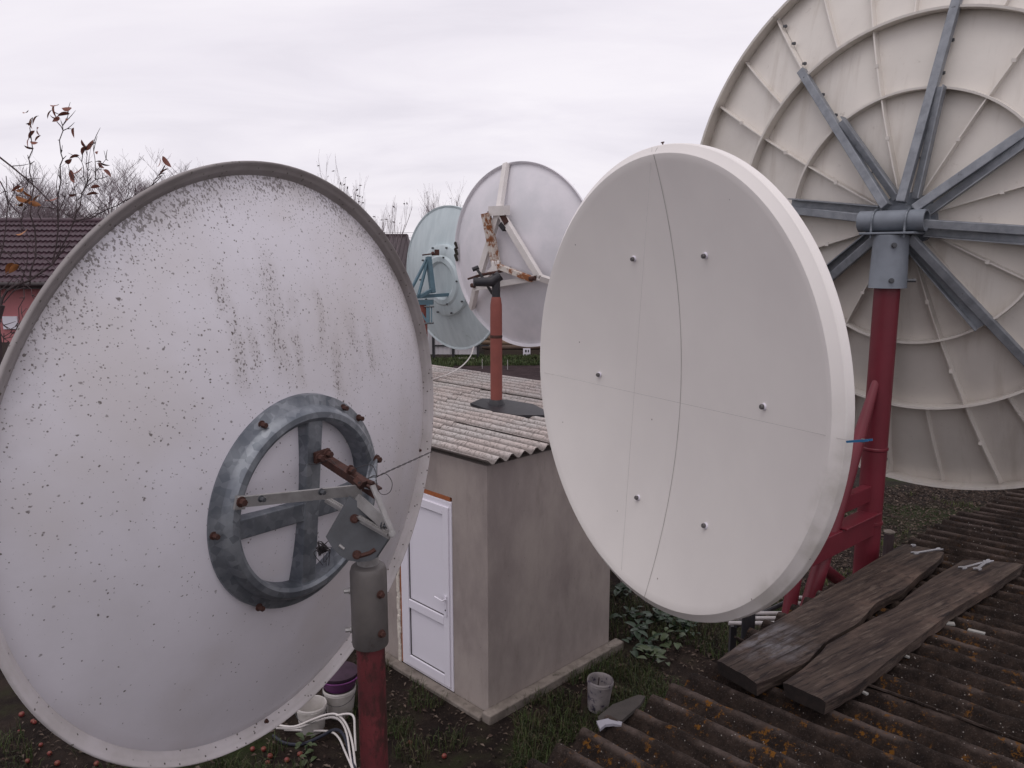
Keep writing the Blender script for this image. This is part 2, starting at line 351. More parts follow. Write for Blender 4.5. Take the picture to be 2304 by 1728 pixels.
t = MT('mossy_dark_slate', 0.9, 0, 0.25)
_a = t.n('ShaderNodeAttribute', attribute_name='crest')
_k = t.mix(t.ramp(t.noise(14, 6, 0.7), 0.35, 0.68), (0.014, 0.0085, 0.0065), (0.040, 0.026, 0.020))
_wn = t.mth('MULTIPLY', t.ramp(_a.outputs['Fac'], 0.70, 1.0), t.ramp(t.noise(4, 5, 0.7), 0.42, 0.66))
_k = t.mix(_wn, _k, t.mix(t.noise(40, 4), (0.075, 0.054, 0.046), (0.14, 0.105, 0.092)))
_k = t.mix(t.mth('MULTIPLY', t.ramp(t.noise(70, 4, 0.7), 0.56, 0.70), 0.7), _k, (0.005, 0.004, 0.004))
_k = t.mix(t.mth('MULTIPLY', t.ramp(t.noise(160, 3, 0.6), 0.58, 0.68), 0.55), _k, (0.10, 0.080, 0.074))
_at = t.n('ShaderNodeAttribute', attribute_name='lich')
_l = t.mth('MULTIPLY', t.ramp(t.noise(38, 5, 0.7), 0.54, 0.62), t.ramp(t.noise(5.0, 5, 0.7), 0.50, 0.58))
_l = t.mth('MULTIPLY', _l, _at.outputs['Fac'])
_k = t.mix(_l, _k, t.mix(t.noise(60), (0.24, 0.095, 0.008), (0.12, 0.052, 0.010)))
_c = t.n('ShaderNodeSeparateColor'); t.t.links.new(t.vor(95, outp='Color'), _c.inputs[0])
_k = t.mix(t.mth('MULTIPLY', t.mth('LESS_THAN', _c.outputs[0], 0.06), t.ramp(t.vor(95), 0.28, 0.16)), _k, (0.30, 0.27, 0.25))
t.col(_k); t.bump(t.noise(55, 8, 0.75), 0.9, 0.014, t.bump(t.noise(16, 5, 0.6), 0.6, 0.03)); SLATE_D = t.m

t = MT('weathered_oak', 0.75, 0, 0.3)
_c1 = t.scaled((1.5, 30, 30)); _gr = t.noise(1.0, 7, 0.7, co=_c1, dist=0.25)
_k = t.mix(t.ramp(_gr, 0.33, 0.66), (0.022, 0.013, 0.012), (0.085, 0.060, 0.047))
_k = t.mix(t.mth('MULTIPLY', t.ramp(t.noise(3.0, 5, 0.6), 0.5, 0.72), 0.75), _k, (0.135, 0.090, 0.070))
_st = t.n('ShaderNodeAttribute', attribute_name='stain')
_k = t.mix(t.mth('MULTIPLY', t.mth('MULTIPLY', _st.outputs['Fac'], t.ramp(t.noise(5, 6, 0.7, co=t.scaled((1, 1.6, 1))), 0.40, 0.60)), t.ramp(t.noise(1.0, 5, co=_c1), 0.30, 0.62)), _k, (0.25, 0.245, 0.265))
_k = t.mix(t.ramp(t.noise(6, 5, 0.65, co=t.scaled((1, 2, 2))), 0.56, 0.72), _k, (0.022, 0.014, 0.013))
_k = t.mix(t.mth('MULTIPLY', t.ramp(t.noise(1.0, 6, 0.7, co=t.scaled((7, 60, 60))), 0.52, 0.66), 0.6), _k, (0.15, 0.115, 0.092))
_k = t.mix(t.mth('MULTIPLY', t.ramp(t.noise(1.0, 4, 0.7, co=t.scaled((3, 45, 45), loc=(5, 0, 0))), 0.56, 0.64), 0.85), _k, (0.012, 0.008, 0.008))
t.col(_k); t.bump(_gr, 0.9, 0.012, t.bump(t.noise(40, 6), 0.4, 0.006)); OAK = t.m

t = MT('soil_and_leaf_mould', 0.95, 0, 0.15)
_k = t.mix(t.ramp(t.noise(2.2, 8, 0.7), 0.35, 0.65), (0.012, 0.008, 0.007), (0.036, 0.025, 0.020))
_k = t.mix(t.ramp(t.noise(0.55, 6, 0.6), 0.50, 0.62), _k, t.mix(t.noise(14, 5), (0.012, 0.016, 0.006), (0.032, 0.040, 0.013)))
_k = t.mix(t.ramp(t.noise(18, 5, 0.7), 0.60, 0.72), _k, (0.065, 0.045, 0.034))
t.col(_k); t.bump(t.noise(9, 8, 0.75), 0.9, 0.06); SOIL = t.m
t = MT('tilled_black_soil', 0.95, 0, 0.15)
_k = t.mix(t.ramp(t.noise(3, 8, 0.7, co=t.scaled((0.5, 2.0, 1))), 0.35, 0.68), (0.024, 0.015, 0.017), (0.062, 0.042, 0.044))
t.col(_k); t.bump(t.noise(5, 8, 0.75), 0.8, 0.12); BED = t.m

def tinted(name, mul=1.0, rough=0.7, trans=0.0, spec=0.25):
    t = MT(name, rough, 0, spec); a = t.n('ShaderNodeAttribute', attribute_name='tint')
    t.col(t.mix(t.mth('MULTIPLY', t.noise(25, 3), 0.5), a.outputs['Color'], (0.03, 0.025, 0.018)))
    return t.m
GRASS = tinted('grass_blade', rough=0.6); LITTER = tinted('dry_leaf_litter', rough=0.8)
LEAFG = paint('weed_leaf', (0.024, 0.046, 0.022), (0.014, 0.030, 0.014), 0.5, 18, 0.8, bmp=0.3)
LEAFB = paint('autumn_leaf', (0.24, 0.088, 0.062), (0.13, 0.05, 0.042), 0.6, 25, 0.9)
LEAFO = paint('orange_autumn_leaf', (0.36, 0.15, 0.05), (0.2, 0.075, 0.04), 0.6, 25, 0.9)
BARK = paint('dark_bark', (0.060, 0.040, 0.042), (0.035, 0.024, 0.026), 0.85, 14, 0.9, bmp=0.4)
BARKF = paint('grey_twig_bark', (0.26, 0.21, 0.225), (0.19, 0.15, 0.16), 0.85, 3, 0.8)

# ------------------------------------------------------------------ ground
g = MB(); g.add([(-300, -60, 0), (300, -60, 0), (300, 500, 0), (-300, 500, 0)], [(0, 1, 2, 3)]); g.build('ground', SOIL, smooth=False, kind='structure')
g = MB(); pts = [(-2.7, 33.0), (-2.2, 30.5), (-2.9, 27), (-3.5, 22), (-3, 18.5), (4, 17.8), (16, 18.2), (17, 26), (16.5, 33.4), (8, 33.1), (3, 33.5), (.5, 33.2)]
g.add([(x_, y_, .006) for x_, y_ in pts], [tuple(range(len(pts)))]); g.build('soil_bed', BED, smooth=False, kind='structure')

# ------------------------------------------------------------------ corrugated sheets
def wave_sheet(o, eu, ev, en, width, length, pitch, amp, du=10, nv=14, rough=0.0, seed=0, th=0.007, phase=0.0, lich=None):
    """eu across the waves, ev along them, top surface plus edges and underside"""
    nu = int(round(width / pitch * du)); vs = []; fs = []; cr = []; li = []
    for s in (0, 1):
        for j in range(nv + 1):
            for i in range(nu + 1):
                u = width * i / nu; v = length * j / nv
                c = math.cos(2 * math.pi * (u / pitch) + phase)
                h = amp * c
                p = o + eu * u + ev * v
                if rough:
                    h += rough * (noise.noise(p * 9 + Vector((seed, 0, 0))) + 0.6 * noise.noise(p * 23))
                    if j in (0, nv): p = p + ev * (0.35 * rough * noise.noise(p * 14))
                vs.append(p + en * (h - s * th)); cr.append(0.5 + 0.5 * c); li.append(lich(p) if lich else 0.0)
    m = nu + 1; off = m * (nv + 1)
    for j in range(nv):
        for i in range(nu):
            a = j * m + i; fs.append((a, a + 1, a + m + 1, a + m)); fs.append((off + a, off + a + m, off + a + m + 1, off + a + 1))
    for i in range(nu):
        a = i; fs.append((a, off + a, off + a + 1, a + 1)); a = nv * m + i; fs.append((a, a + 1, off + a + 1, off + a))
    for j in range(nv):
        a = j * m; fs.append((a, a + m, off + a + m, off + a)); a = j * m + nu; fs.append((a, off + a, off + a + m, a + m))
    return vs, fs, cr, li
def sheet_obj(name, mat, parent, data):
    vs, fs, cr, li = data
    b = MB(); b.v = vs; b.f = fs; o = b.build(name, mat, parent, ang=60)
    for nm, arr in (('crest', cr), ('lich', li)):
        at_ = o.data.attributes.new(nm, 'FLOAT', 'POINT'); at_.data.foreach_set('value', arr)
    return o

# ------------------------------------------------------------------ shed
K = onz(1099, 1612, 0.0); U = Vector((0.7089, 0.7053, 0)).normalized(); V = Vector((-U.y, U.x, 0))
def sp(u, v, z): return K + U * u + V * v + Z * z
shed = thing('shed', 'grey rendered shed with white door and corrugated pale slate roof', 'shed', K)
m = MB()
HW = 2.66
def wall_box(u0, u1, v0, v1, z0, z1, mb):
    return mb.box(sp((u0 + u1) / 2, (v0 + v1) / 2, (z0 + z1) / 2), U, V, Z, (u1 - u0) / 2, (v1 - v0) / 2, (z1 - z0) / 2)
DV0, DV1, DZ0, DZ1 = 0.535, 1.43, 0.05, 2.17
wall_box(0, 0.22, 0, DV0, 0, HW, m); wall_box(0, 0.22, DV1 + 0.09, 5.2, 0, HW, m); wall_box(0, 0.22, DV0, DV1 + 0.09, DZ1 + 0.05, HW, m)
wall_box(0.22, 1.985, 0, 0.22, 0, HW, m); wall_box(1.765, 1.985, 0.22, 1.4, 0, HW, m); wall_box(1.987, 3.45, 1.4, 1.62, 0, HW, m); wall_box(3.23, 3.45, 1.622, 5.2, 0, HW, m)
m.build('wall', RENDER_W, shed, smooth=False)
m = MB(); wall_box(-0.10, 2.12, -0.13, -0.002, -0.05, 0.10, m); wall_box(-0.13, -0.002, 0.0, 5.2, -0.05, 0.045, m)
m.build('plinth', CONC, shed, bevel=0.015)
m = MB()
for k in range(30):
    z = DZ0 + (DZ1 - DZ0) * k / 30
    m.box(sp(-0.006, DV1 + 0.058 + random.uniform(-0.008, 0.008), z + 0.03), U, V, Z, 0.012 + random.uniform(0, 0.008), 0.022 + random.uniform(0, 0.010), 0.04)
m.build('foam_strip', FOAM, shed, bevel=0.006)
m = MB(); wall_box(-0.004, 0.1, DV1 + 0.003, DV1 + 0.034, DZ0, DZ1 + 0.03, m); wall_box(-0.004, 0.1, DV0 + 0.03, DV1, DZ1 + 0.004, DZ1 + 0.048, m)
m.build('brick_reveal', BRICKO, shed)
# door
door = MB(); fz = 0.07
for a in ((DV0, DV0 + fz, DZ0, DZ1), (DV1 - fz, DV1, DZ0, DZ1), (DV0 + fz, DV1 - fz, DZ1 - fz, DZ1), (DV0 + fz, DV1 - fz, DZ0, DZ0 + fz * 0.6)):
    wall_box(-0.012, 0.06, *a, door)
door = door.build('door', PVC, shed, smooth=False, bevel=0.004)
lf = MB(); l0, l1, b0, b1 = DV0 + 0.035, DV1 - 0.06, DZ0 + 0.035, DZ1 - 0.06; sw = 0.095; mid = DZ0 + 0.78
for a in ((l0, l0 + sw, b0, b1), (l1 - sw, l1, b0, b1), (l0 + sw, l1 - sw, b1 - sw, b1), (l0 + sw, l1 - sw, b0, b0 + sw + 0.02), (l0 + sw, l1 - sw, mid - 0.05, mid + 0.05)):
    wall_box(-0.03, 0.04, *a, lf)
lf.build('door_leaf', PVC, door, smooth=False, bevel=0.006)
for a in ((mid + 0.05, b1 - sw), (b0 + sw + 0.02, mid - 0.05)):
    q = MB(); wall_box(-0.004, 0.02, l0 + sw, l1 - sw, a[0], a[1], q); q.build('door_panel', PVC, door, smooth=False)
    q = MB()
    for (va, vb, za, zb) in ((l0 + sw, l1 - sw, a[0], a[0] + 0.009), (l0 + sw, l1 - sw, a[1] - 0.009, a[1]), (l1 - sw - 0.009, l1 - sw, a[0] + .009, a[1] - .009), (l0 + sw, l0 + sw + 0.009, a[0] + .009, a[1] - .009)):
        wall_box(-0.012, 0.0, va, vb, za, zb, q)
    q.build('gasket', GASKET, door, smooth=False)
q = MB(); hz = DZ0 + 1.02; wall_box(-0.042, -0.031, l0 + 0.03, l0 + 0.062, hz - 0.17, hz + 0.06, q)
q.tube([sp(-0.04, l0 + 0.046, hz + 0.02), sp(-0.085, l0 + 0.046, hz + 0.02), sp(-0.09, l0 + 0.07, hz + 0.022), sp(-0.085, l0 + 0.17, hz + 0.028)], 0.010, 8)
q.build('door_handle', PVC, door)
q = MB(); q.tube([sp(-0.040, l0 + 0.046, hz - 0.10), sp(-0.046, l0 + 0.046, hz - 0.10)], 0.009, 8); q.build('keyhole', BLACKM, door)
# roof sheets: waves run along V
RZ = 2.73
cols = [(-0.10, 1.05), (0.775, 1.05), (1.65, 1.05), (2.525, 1.05)]
for ci, (u0, wd) in enumerate(cols):
    st = (0.0, 0.45, 0.15, 0.6)[ci]
    v = -0.10 - (0 if ci == 0 else st); rows = 0
    edges = [-0.10]
    x = -0.10 + 1.6 - st
    while x < 5.2: edges.append(x); x += 1.6
    edges.append(5.4)
    for ri in range(len(edges) - 1):
        a, b = edges[ri], edges[ri + 1]
        lift = 0.004 * (ri % 2) + 0.026 * (ci % 2)
        o = sp(u0, a - (0.12 if ri else 0), RZ + lift + random.uniform(0, 0.006) + (0.006 if ri else 0.0))
        tilt = (U * 1.0 + Z * random.uniform(-0.008, 0.010)).normalized()
        al = (V - Z * (0.007 if ri else 0.0)).normalized()
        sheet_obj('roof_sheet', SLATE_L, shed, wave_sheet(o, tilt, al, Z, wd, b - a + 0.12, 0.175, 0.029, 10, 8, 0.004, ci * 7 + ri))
q = MB()
for u0 in (0.3, 1.2, 2.2, 3.1): wall_box(u0 - 0.03, u0 + 0.03, 0.02, 5.2, HW - 0.07, HW + 0.02, q)
q.build('roof_joist', OAK, shed, smooth=False)

# ------------------------------------------------------------------ garage roof under the camera
EN = Vector((-0.04, 0.046, 0.998)).normalized(); EE = Vector((0.753, 0.658, 0)); EE = (EE - EN * EE.dot(EN)).normalized(); ES = EN.cross(EE)
P0 = CAM - EN * 1.6
def rf(e_, s_, h=0.0): return P0 + EE * e_ + ES * s_ + EN * h
def onroof(x, y, h=0.0):
    p = onpl(x, y, P0 + EN * h, EN); q = p - P0; return q.dot(EE), q.dot(ES)
gar = thing('garage', 'low garage in front with dark mossy corrugated slate roof', 'garage', rf(3, -0.5, 0) * 1.0 - Z * 3.0)
EAVE = 1.87; PIT = 0.125
def lich(p):
    q = p - P0; e_, s_ = q.dot(EE), q.dot(ES)
    return max(0.10, min(1.0, 1.25 - 0.40 * abs(e_ - 2.0) - 0.5 * max(0, 1.0 - s_))) 
k = 0
for ci in range(-1, 11):
    e0 = ci * 7 * PIT + 0.25
    near = ci <= 4
    for ri, (sa, sb) in enumerate(((EAVE, 0.20), (0.36, -1.3), (-1.15, -2.7))):
        if ri == 2 and ci < 2: continue
        o = rf(e0, sa + (0.03 * random.uniform(-1, 1) if ri == 0 else 0), 0.010 * ri + 0.012 * (ci % 2) + 0.004 * random.random())
        if ri == 0 and ci == 0: o = o
        al = (-ES - EN * (0.010 / 1.6)).normalized()
        sheet_obj('roof_sheet', SLATE_D, gar, wave_sheet(o, EE, al, EN, 8 * PIT - 0.03, sa - sb, PIT, 0.026, 12 if near else 8, 60 if near and ri == 0 else 16, 0.006 if near else 0.004, k, 0.009, lich=lich)); k += 1
q = MB()
b0 = rf(-0.4, 0, 0); 
gz = 2.86
def gp(e_, s_, z): p = P0 + EE * e_ + ES * s_; return Vector((p.x, p.y, z))
ex_h = Vector((EE.x, EE.y, 0)).normalized(); es_h = Vector((-ex_h.y, ex_h.x, 0))
q.box(gp(3.9, 1.60, gz / 2), ex_h, es_h, Z, 4.1, 0.1, gz / 2); q.box(gp(3.9, -2.5, gz / 2), ex_h, es_h, Z, 4.1, 0.1, gz / 2)
q.box(gp(-0.3, -0.45, gz / 2), ex_h, es_h, Z, 0.1, 1.94, gz / 2); q.box(gp(8.1, -0.45, gz / 2), ex_h, es_h, Z, 0.1, 1.94, gz / 2)
q.build('wall', CONC, gar, smooth=False)

# ------------------------------------------------------------------ satellite dishes
def bolt_mb(p, n, r=0.012, h=0.014, hexn=6):
    p, n = Vector(p), Vector(n).normalized(); b = MB(); b.tube([p, p + n * 0.003], r * 1.5, 12); b.tube([p + n * 0.003, p + n * h], r, hexn); return b
def bolts(ps, n, parent, mat, r=0.012, h=0.014, name='bolt'):
    for p in ps: bolt_mb(p, n(p) if callable(n) else n, r, h).build(name, mat, parent, smooth=False)

# ---- front left dish, seen from behind
LC = at(625.2, 1037.7, 2.44); lx, ly, lz = frame((0.893, -0.449, -0.04)); RL = 0.90
PX, PY = -0.385, 1.985
ld = thing('satellite_dish', 'lichen speckled white dish seen from behind on nearest rusty red pole', 'satellite dish', (PX, PY, 0), 'satellite dishes in the yard')
DEP = 0.215; RG = 0.862
def lh(r): return DEP * (1 - (r / RG) ** 2) - 0.024
prof = [(0.001, lh(0))] + [(RG * i / 24, lh(RG * i / 24)) for i in range(1, 25)]
fr_l = mat4(LC, lx, ly, lz)
b = MB(); b.lathe(prof + [(RG + 0.003, -0.030), (RG - 0.004, -0.033)] + [(RG * i / 24 * 0.995, lh(RG * i / 24) - 0.008) for i in range(23, 0, -2)], 160)
refl = b.build('reflector', LICHEN, ld, fr=fr_l, ang=80)
rim = [(RG - 0.002, -0.027), (RG + 0.0064, -0.022), (RG + 0.0128, -0.012), (RG + 0.0176, -0.008), (RG + 0.0224, -0.0075), (RG + 0.0272, -0.003), (RG + 0.0328, 0.002), (RG + 0.0368, 0.003), (RG + 0.0396, -0.001), (RG + 0.0396, -0.010), (RG + 0.0360, -0.014), (RG + 0.0160, -0.020), (RG, -0.036)]
b = MB(); b.lathe(rim, 160); b.build('rim', RIMG, refl, fr=fr_l, ang=70)
def lpl(x, y, h): return onpl(x, y, LC + lz * h, lz)
for (x, y) in ((943, 1013), (598, 1622)):
    bolt_mb(lpl(x, y, -0.006), lz, 0.005, 0.010).build('rim_bolt', RUST, refl)
# mounting ring
RC = at(684.7, 1129.3, 2.282); rx, ry, rz = frame(-Vector((-0.835, 0.547, 0.061))); fr_r = mat4(RC, rx, ry, rz)
rp = [(0.318, -0.050), (0.316, -0.010), (0.300, -0.004), (0.288, 0.002), (0.282, 0.022), (0.272, 0.032), (0.256, 0.034), (0.246, 0.028), (0.243, 0.012), (0.241, -0.048)]
b = MB(); b.lathe(rp, 96); ring = b.build('mount_ring', GALV, ld, fr=fr_r, ang=35)
def rpl(x, y, h=0.0): return onpl(x, y, RC + rz * h, rz)
def hat(p, q, wd, ht, up):                                        # top-hat section bar
    p, q = Vector(p), Vector(q); d = (q - p).normalized(); x = d.cross(up).normalized(); u = Vector(up)
    pr = [(-wd / 2, -ht), (-wd * 0.36, 0), (wd * 0.36, 0), (wd / 2, -ht)]; m = MB()
    vs = [p + x * a + u * c for a, c in pr] + [q + x * a + u * c for a, c in pr]
    m.add(vs, [(0, 1, 5, 4), (1, 2, 6, 5), (2, 3, 7, 6), (0, 4, 7, 3), (0, 3, 2, 1), (4, 5, 6, 7)]); return m
hat(rpl(712, 925, 0.022), rpl(694, 1338, 0.022), 0.075, 0.055, rz).build('crossbar', GALV, ring, smooth=False, bevel=0.003)
hat(rpl(531, 1196, 0.019), rpl(850, 1105, 0.019), 0.078, 0.055, rz).build('crossbar', GALV, ring, smooth=False, bevel=0.003)
for (x, y) in ((588, 955), (771, 917), (480, 1205), (582, 1366), (806, 940)):
    bolt_mb(rpl(x, y, -0.006), rz, 0.0075, 0.020).build('bolt', RUST, ring)
# bracket work between ring and pole
def A(x, y, d): return at(x, y, d)
DPO = 2.06
m = MB(); m.bar(rpl(536, 1130, .042), A(813, 1102, 2.03), 0.031, 0.006, rz); m.bar(rpl(529, 1131, .038), rpl(552, 1130, .038), 0.036, 0.008, rz); m.build('flat_bar', PALE_BAR, ld, smooth=False)
m = MB(); m.angle(rpl(722, 1034, .035), A(842, 1112, 2.03), 0.024, 0.005, rz); m.bar(rpl(708, 1031, .03), rpl(740, 1020, .03), 0.032, 0.010, rz); m.build('angle_arm', RUST, ld, smooth=False)
m = MB(); m.prism([A(834, 1042, 2.38), A(850, 1022, 2.40), A(849, 1072, 2.24), A(842, 1105, 2.03), A(822, 1100, 2.04)], rz, 0.006); m.build('side_plate', GALV, ld, smooth=False)
m = MB(); m.bar(A(731, 1119, 2.10), A(876, 1202, 1.98), 0.017, 0.005, rz); m.bar(A(733, 1123, 2.10), A(878, 1206, 1.98), 0.005, 0.018, rz); m.build('strut', PALE_BAR, ld, smooth=False)
m = MB(); m.bar(A(838, 1092, 2.0), A(884, 1203, 1.975), 0.016, 0.005, rz); m.build('strut', PALE_BAR, ld, smooth=False)
m = MB(); m.angle(A(796, 1122, 2.06), A(868, 1186, 2.0), 0.030, 0.004, rz); m.build('strut', PALE_BAR, ld, smooth=False)
m = MB(); m.tube([A(786, 1060, 2.06), A(812, 1077, 2.04), A(840, 1088, 2.02)], 0.0065, 8); m.tube([A(803, 1078, 2.03), A(818, 1092, 2.02)], 0.015, 6); m.build('hinge_pin', RUST, ld)
vdir = (CAM - A(800, 1180, DPO)).normalized()
pn = Vector((0.25, -0.93, 0.2)).normalized()
def ppl(x, y): return onpl(x, y, A(800, 1180, 2.03), pn)
pts = [ppl(*q) for q in ((786, 1115), (733, 1208), (747, 1232), (764, 1249), (784, 1261), (806, 1265), (832, 1262), (850, 1254), (878, 1210), (850, 1160))]
m = MB(); m.prism(pts, pn, 0.006); plate = m.build('swivel_plate', GALVD, ld, smooth=False)
sd = (V * 0.0 + Vector((0.75, 0.62, 0.05))).normalized()
m = MB(); q0, q1 = ppl(878, 1212), ppl(851, 1252)
m.prism([q0, q0 - pn * 0.05, q1 - pn * 0.05, q1], sd, 0.006); m.build('side_flange', GALVD, plate, smooth=False)
for (x, y) in ((797.6, 1167), (803, 1248)): bolt_mb(ppl(x, y), pn, 0.008, 0.012).build('bolt', RUST, plate)
bolt_mb(A(882, 1201, 1.972), pn, 0.006, 0.010).build('bolt', PALE_BAR, plate)
m = MB(); m.tube([ppl(763, 1226) + pn * .001, ppl(774, 1235) + pn * .001], 0.004, 6); m.build('slot', PALE_BAR, plate)
m = MB(); m.tube([ppl(x, y) for x, y in ((798, 1252), (812, 1250), (832, 1244), (844, 1236))], 0.006, 6); m.build('slot_rust', RUST, plate)
for (x, y, d, r) in ((542, 1129, 1.985, .0095), (586, 1122, 1.985, .006), (721, 1106, 2.015, .006), (718, 1029, 2.175, .009), (737, 1021, 2.195, .009), (847, 1033, 2.36, .009), (787, 1057, 2.055, .009), (862, 1180, 2.0, .008)):
    bolt_mb(A(x, y, d - 0.004), rz, r, 0.016).build('bolt', RUST if r > .0085 else GALVD, ld)
m = MB(); m.prism([rpl(671, 1078, -0.035), rpl(688, 1058, -0.035), rpl(689, 1075, -0.035)], rz, 0.002); m.build('rust_flake', RUST, ring, smooth=False)
# pole
pole = MB(); pole.tube([(PX, PY, 0), (PX, PY, 3.80)], 0.0385, 24); pole = pole.build('pole', REDFLAKE, ld)
ztop = 3.885
m = MB(); m.lathe([(0.0475, 3.655), (0.0490, 3.66), (0.0490, ztop - 0.02), (0.045, ztop - 0.006), (0.036, ztop), (0.001, ztop + 0.002)], 32, (Vector((PX, PY, 0)), X, Y, Z)); m.build('collar', COLG, pole)
m = MB(); m.tube([(PX, PY, ztop), (PX, PY, ztop + 0.10)], 0.029, 20); m.build('spigot', PALE_BAR, pole)
for zq in (3.813, 3.702):
    bolt_mb((PX - 0.048, PY - 0.012, zq), (-1, -0.2, 0), 0.006, 0.016).build('bolt', PALE_BAR, pole)
    bolt_mb((PX + 0.036, PY - 0.034, zq), (0.75, -0.66, 0), 0.0075, 0.012).build('bolt', RUST, pole)
# wires on the bracket
def wire(name, pts, r, mat, parent=None, n=6):
    pts = [Vector(p) for p in pts]; o_ = []
    for i in range(len(pts) - 1):
        a, b_, c, d_ = pts[max(i - 1, 0)], pts[i], pts[i + 1], pts[min(i + 2, len(pts) - 1)]
        for k_ in range(5):
            t_ = k_ / 5; o_.append(0.5 * ((2 * b_) + (c - a) * t_ + (2 * a - 5 * b_ + 4 * c - d_) * t_ ** 2 + (3 * b_ - a - 3 * c + d_) * t_ ** 3))
    o_.append(pts[-1]); m_ = MB(); m_.tube(o_, r, n); return m_.build(name, mat, parent)
WIREM = paint('dark_binding_wire', (0.035, 0.03, 0.032), rough=0.5)
tw = thing('binding_wire', 'thin twisted dark wire tied from pole bracket to dish rim', 'wire', A(845, 1072, 1.99))
for s_ in (-1, 1):
    wire('wire_strand', [A(806 + 16 * i, 1087 - 7.4 * i + s_ * 1.3 * (-1) ** i, 2.0 + 0.032 * i) for i in range(0, 3)] + [A(848 + 12.4 * i, 1072 - 5.6 * i + s_ * 1.3 * (-1) ** i, 2.03 + 0.042 * i) for i in range(0, 11)], 0.0011, WIREM, tw, 5)
wire('wire_loop', [A(848, 1072, 2.0), A(868, 1066, 1.99), A(882, 1085, 1.985), A(878, 1106, 1.985), A(862, 1113, 1.99), A(850, 1102, 2.0), A(846, 1080, 2.0)], 0.0010, WIREM, tw, 5)
wire('wire_loop', [A(790, 1060, 2.02), A(806, 1052, 2.0), A(828, 1046, 2.0), A(840, 1050, 2.0), A(848, 1072, 2.0)], 0.0009, WIREM, tw, 5)
wire('wire_loop', [A(694, 1044, 2.18), A(716, 1044, 2.17), A(742, 1034, 2.16), A(752, 1042, 2.13), A(772, 1058, 2.06)], 0.0010, WIREM, tw, 5)
# plucked black wire tangle behind the plate
tg = thing('wire_tangle', 'small tangle of black wire stuffed behind the swivel plate', 'wire tangle', A(726, 1240, 2.19))
rnd = random.Random(3)
for k in range(9):
    wire('wire_strand', [A(726 + rnd.gauss(0, 9), 1236 + rnd.gauss(0, 9), 2.17 + rnd.uniform(-.02, .02)) for _ in range(6)] + ([A(728 + rnd.uniform(-3, 14), 1272, 2.18)] if k < 3 else []), 0.0022 if k > 3 else 0.001, WIREM, tg, 5)

# ---- white dish on the right, concave side towards us
RR = 0.90; RCn = at(1465.9, 868.5, 3.025); qx, qy, qz = frame((-0.891, -0.454, -0.01)); fr_q = mat4(RCn, qx, qy, qz)
RPX, RPY = 1.09, 3.38
rd = thing('satellite_dish', 'clean white dish facing left with a dark seam down its middle', 'satellite dish', (RPX, RPY, 0), 'satellite dishes in the yard')
RI = 0.864; DQ = 0.156
def qh(r): return 0.012 - DQ * (1 - (r / RI) ** 2)
front = [(0.001, qh(0))] + [(RI * i / 30, qh(RI * i / 30)) for i in range(1, 31)] + [(RI + 0.002, 0.012), (RR - 0.008, -0.006), (RR - 0.004, -0.008), (RR - 0.001, -0.012), (RR + 0.001, -0.040), (RR - 0.003, -0.046), (RR - 0.012, -0.045), (RR - 0.02, -0.03)]
front += [(RI * i / 12, qh(RI * i / 12) - 0.02) for i in range(12, 0, -1)] + [(0.001, qh(0) - 0.02)]
b = MB(); b.lathe(front, 180); rrefl = b.build('reflector', GEL, rd, fr=fr_q, ang=22)
sm = MB(); pts = []
for i in range(41):
    s_ = -RI + 2 * RI * i / 40; pts.append(Vector((0, s_, qh(abs(s_)) + 0.0003)))
pts = [Vector((0, -RR + 0.010, -0.0045))] + pts + [Vector((0, RR - 0.010, -0.0045))]
wv = [0.0015 + 0.0009 * noise.noise(Vector((i * .7, 0, 0))) for i in range(len(pts))]
sm.add([p + Vector((s_ * wv[i], 0, 0.0006)) for i, p in enumerate(pts) for s_ in (-1, 1)], [(2 * i, 2 * i + 1, 2 * i + 3, 2 * i + 2) for i in range(len(pts) - 1)])
sm.build('seam', SEAM, rrefl, fr=fr_q)
BOLTG = paint('grey_bolt_head', (0.16, 0.15, 0.15), (0.09, 0.085, 0.085), 0.5, 40, metal=0.4)
for k, (bx, by) in enumerate(((1427, 582), (1588, 575), (1349, 843), (1720, 915), (1436, 1120), (1588, 1183))):
    n_ = Vector((0, 0, 0)); h_ = -0.10
    for _ in range(4):
        p = onpl(bx, by, RCn + qz * h_, qz); q = p - RCn; r_ = math.hypot(q.dot(qx), q.dot(qy)); h_ = qh(r_)
    slope = 2 * DQ * r_ / RI ** 2
    nn = (qz - (qx * q.dot(qx) + qy * q.dot(qy)) / r_ * slope).normalized()
    b_ = MB(); b_.lathe([(0.001, 0.006), (0.010, 0.006), (0.0125, 0.003), (0.013, 0.0)], 20, (p, *frame(nn))); wsh = b_.build('washer', PVC, rrefl)
    b_ = MB(); b_.lathe([(0.0005, 0.0165), (0.0072, 0.0165), (0.0088, 0.014), (0.0088, 0.006)], 14, (p, *frame(nn))); b_.build('bolt', BOLTG, rrefl)
for (x, y) in ((1451, 1355), (1457, 1358), (1476, 1371), (1483, 1373)):
    p = onpl(x, y, RCn - qz * 0.006, qz); b_ = MB(); b_.tube([p, p + qz * 0.003], 0.003, 8); b_.build('rim_hole', BLACKM, rrefl)
m = MB(); m.tube([RCn + qy * (RR + 0.010) - qz * .03 - qx * .004, RCn + qy * (RR - 0.01) - qz * .03], 0.003, 6); m.tube([RCn + qy * (RR + 0.010) - qz * .03 - qx * .012, RCn + qy * (RR + 0.010) - qz * .03 + qx * .004], 0.0025, 6); m.build('top_screw', RUST, rrefl)
m = MB(); m.tube([RCn - qz * 0.23, Vector((RPX, RPY, 4.15))], 0.05, 16); m.box(RCn - qz * 0.215, qx, qy, qz, 0.3, 0.3, 0.025); m.build('mount_arm', GALVD, rd)
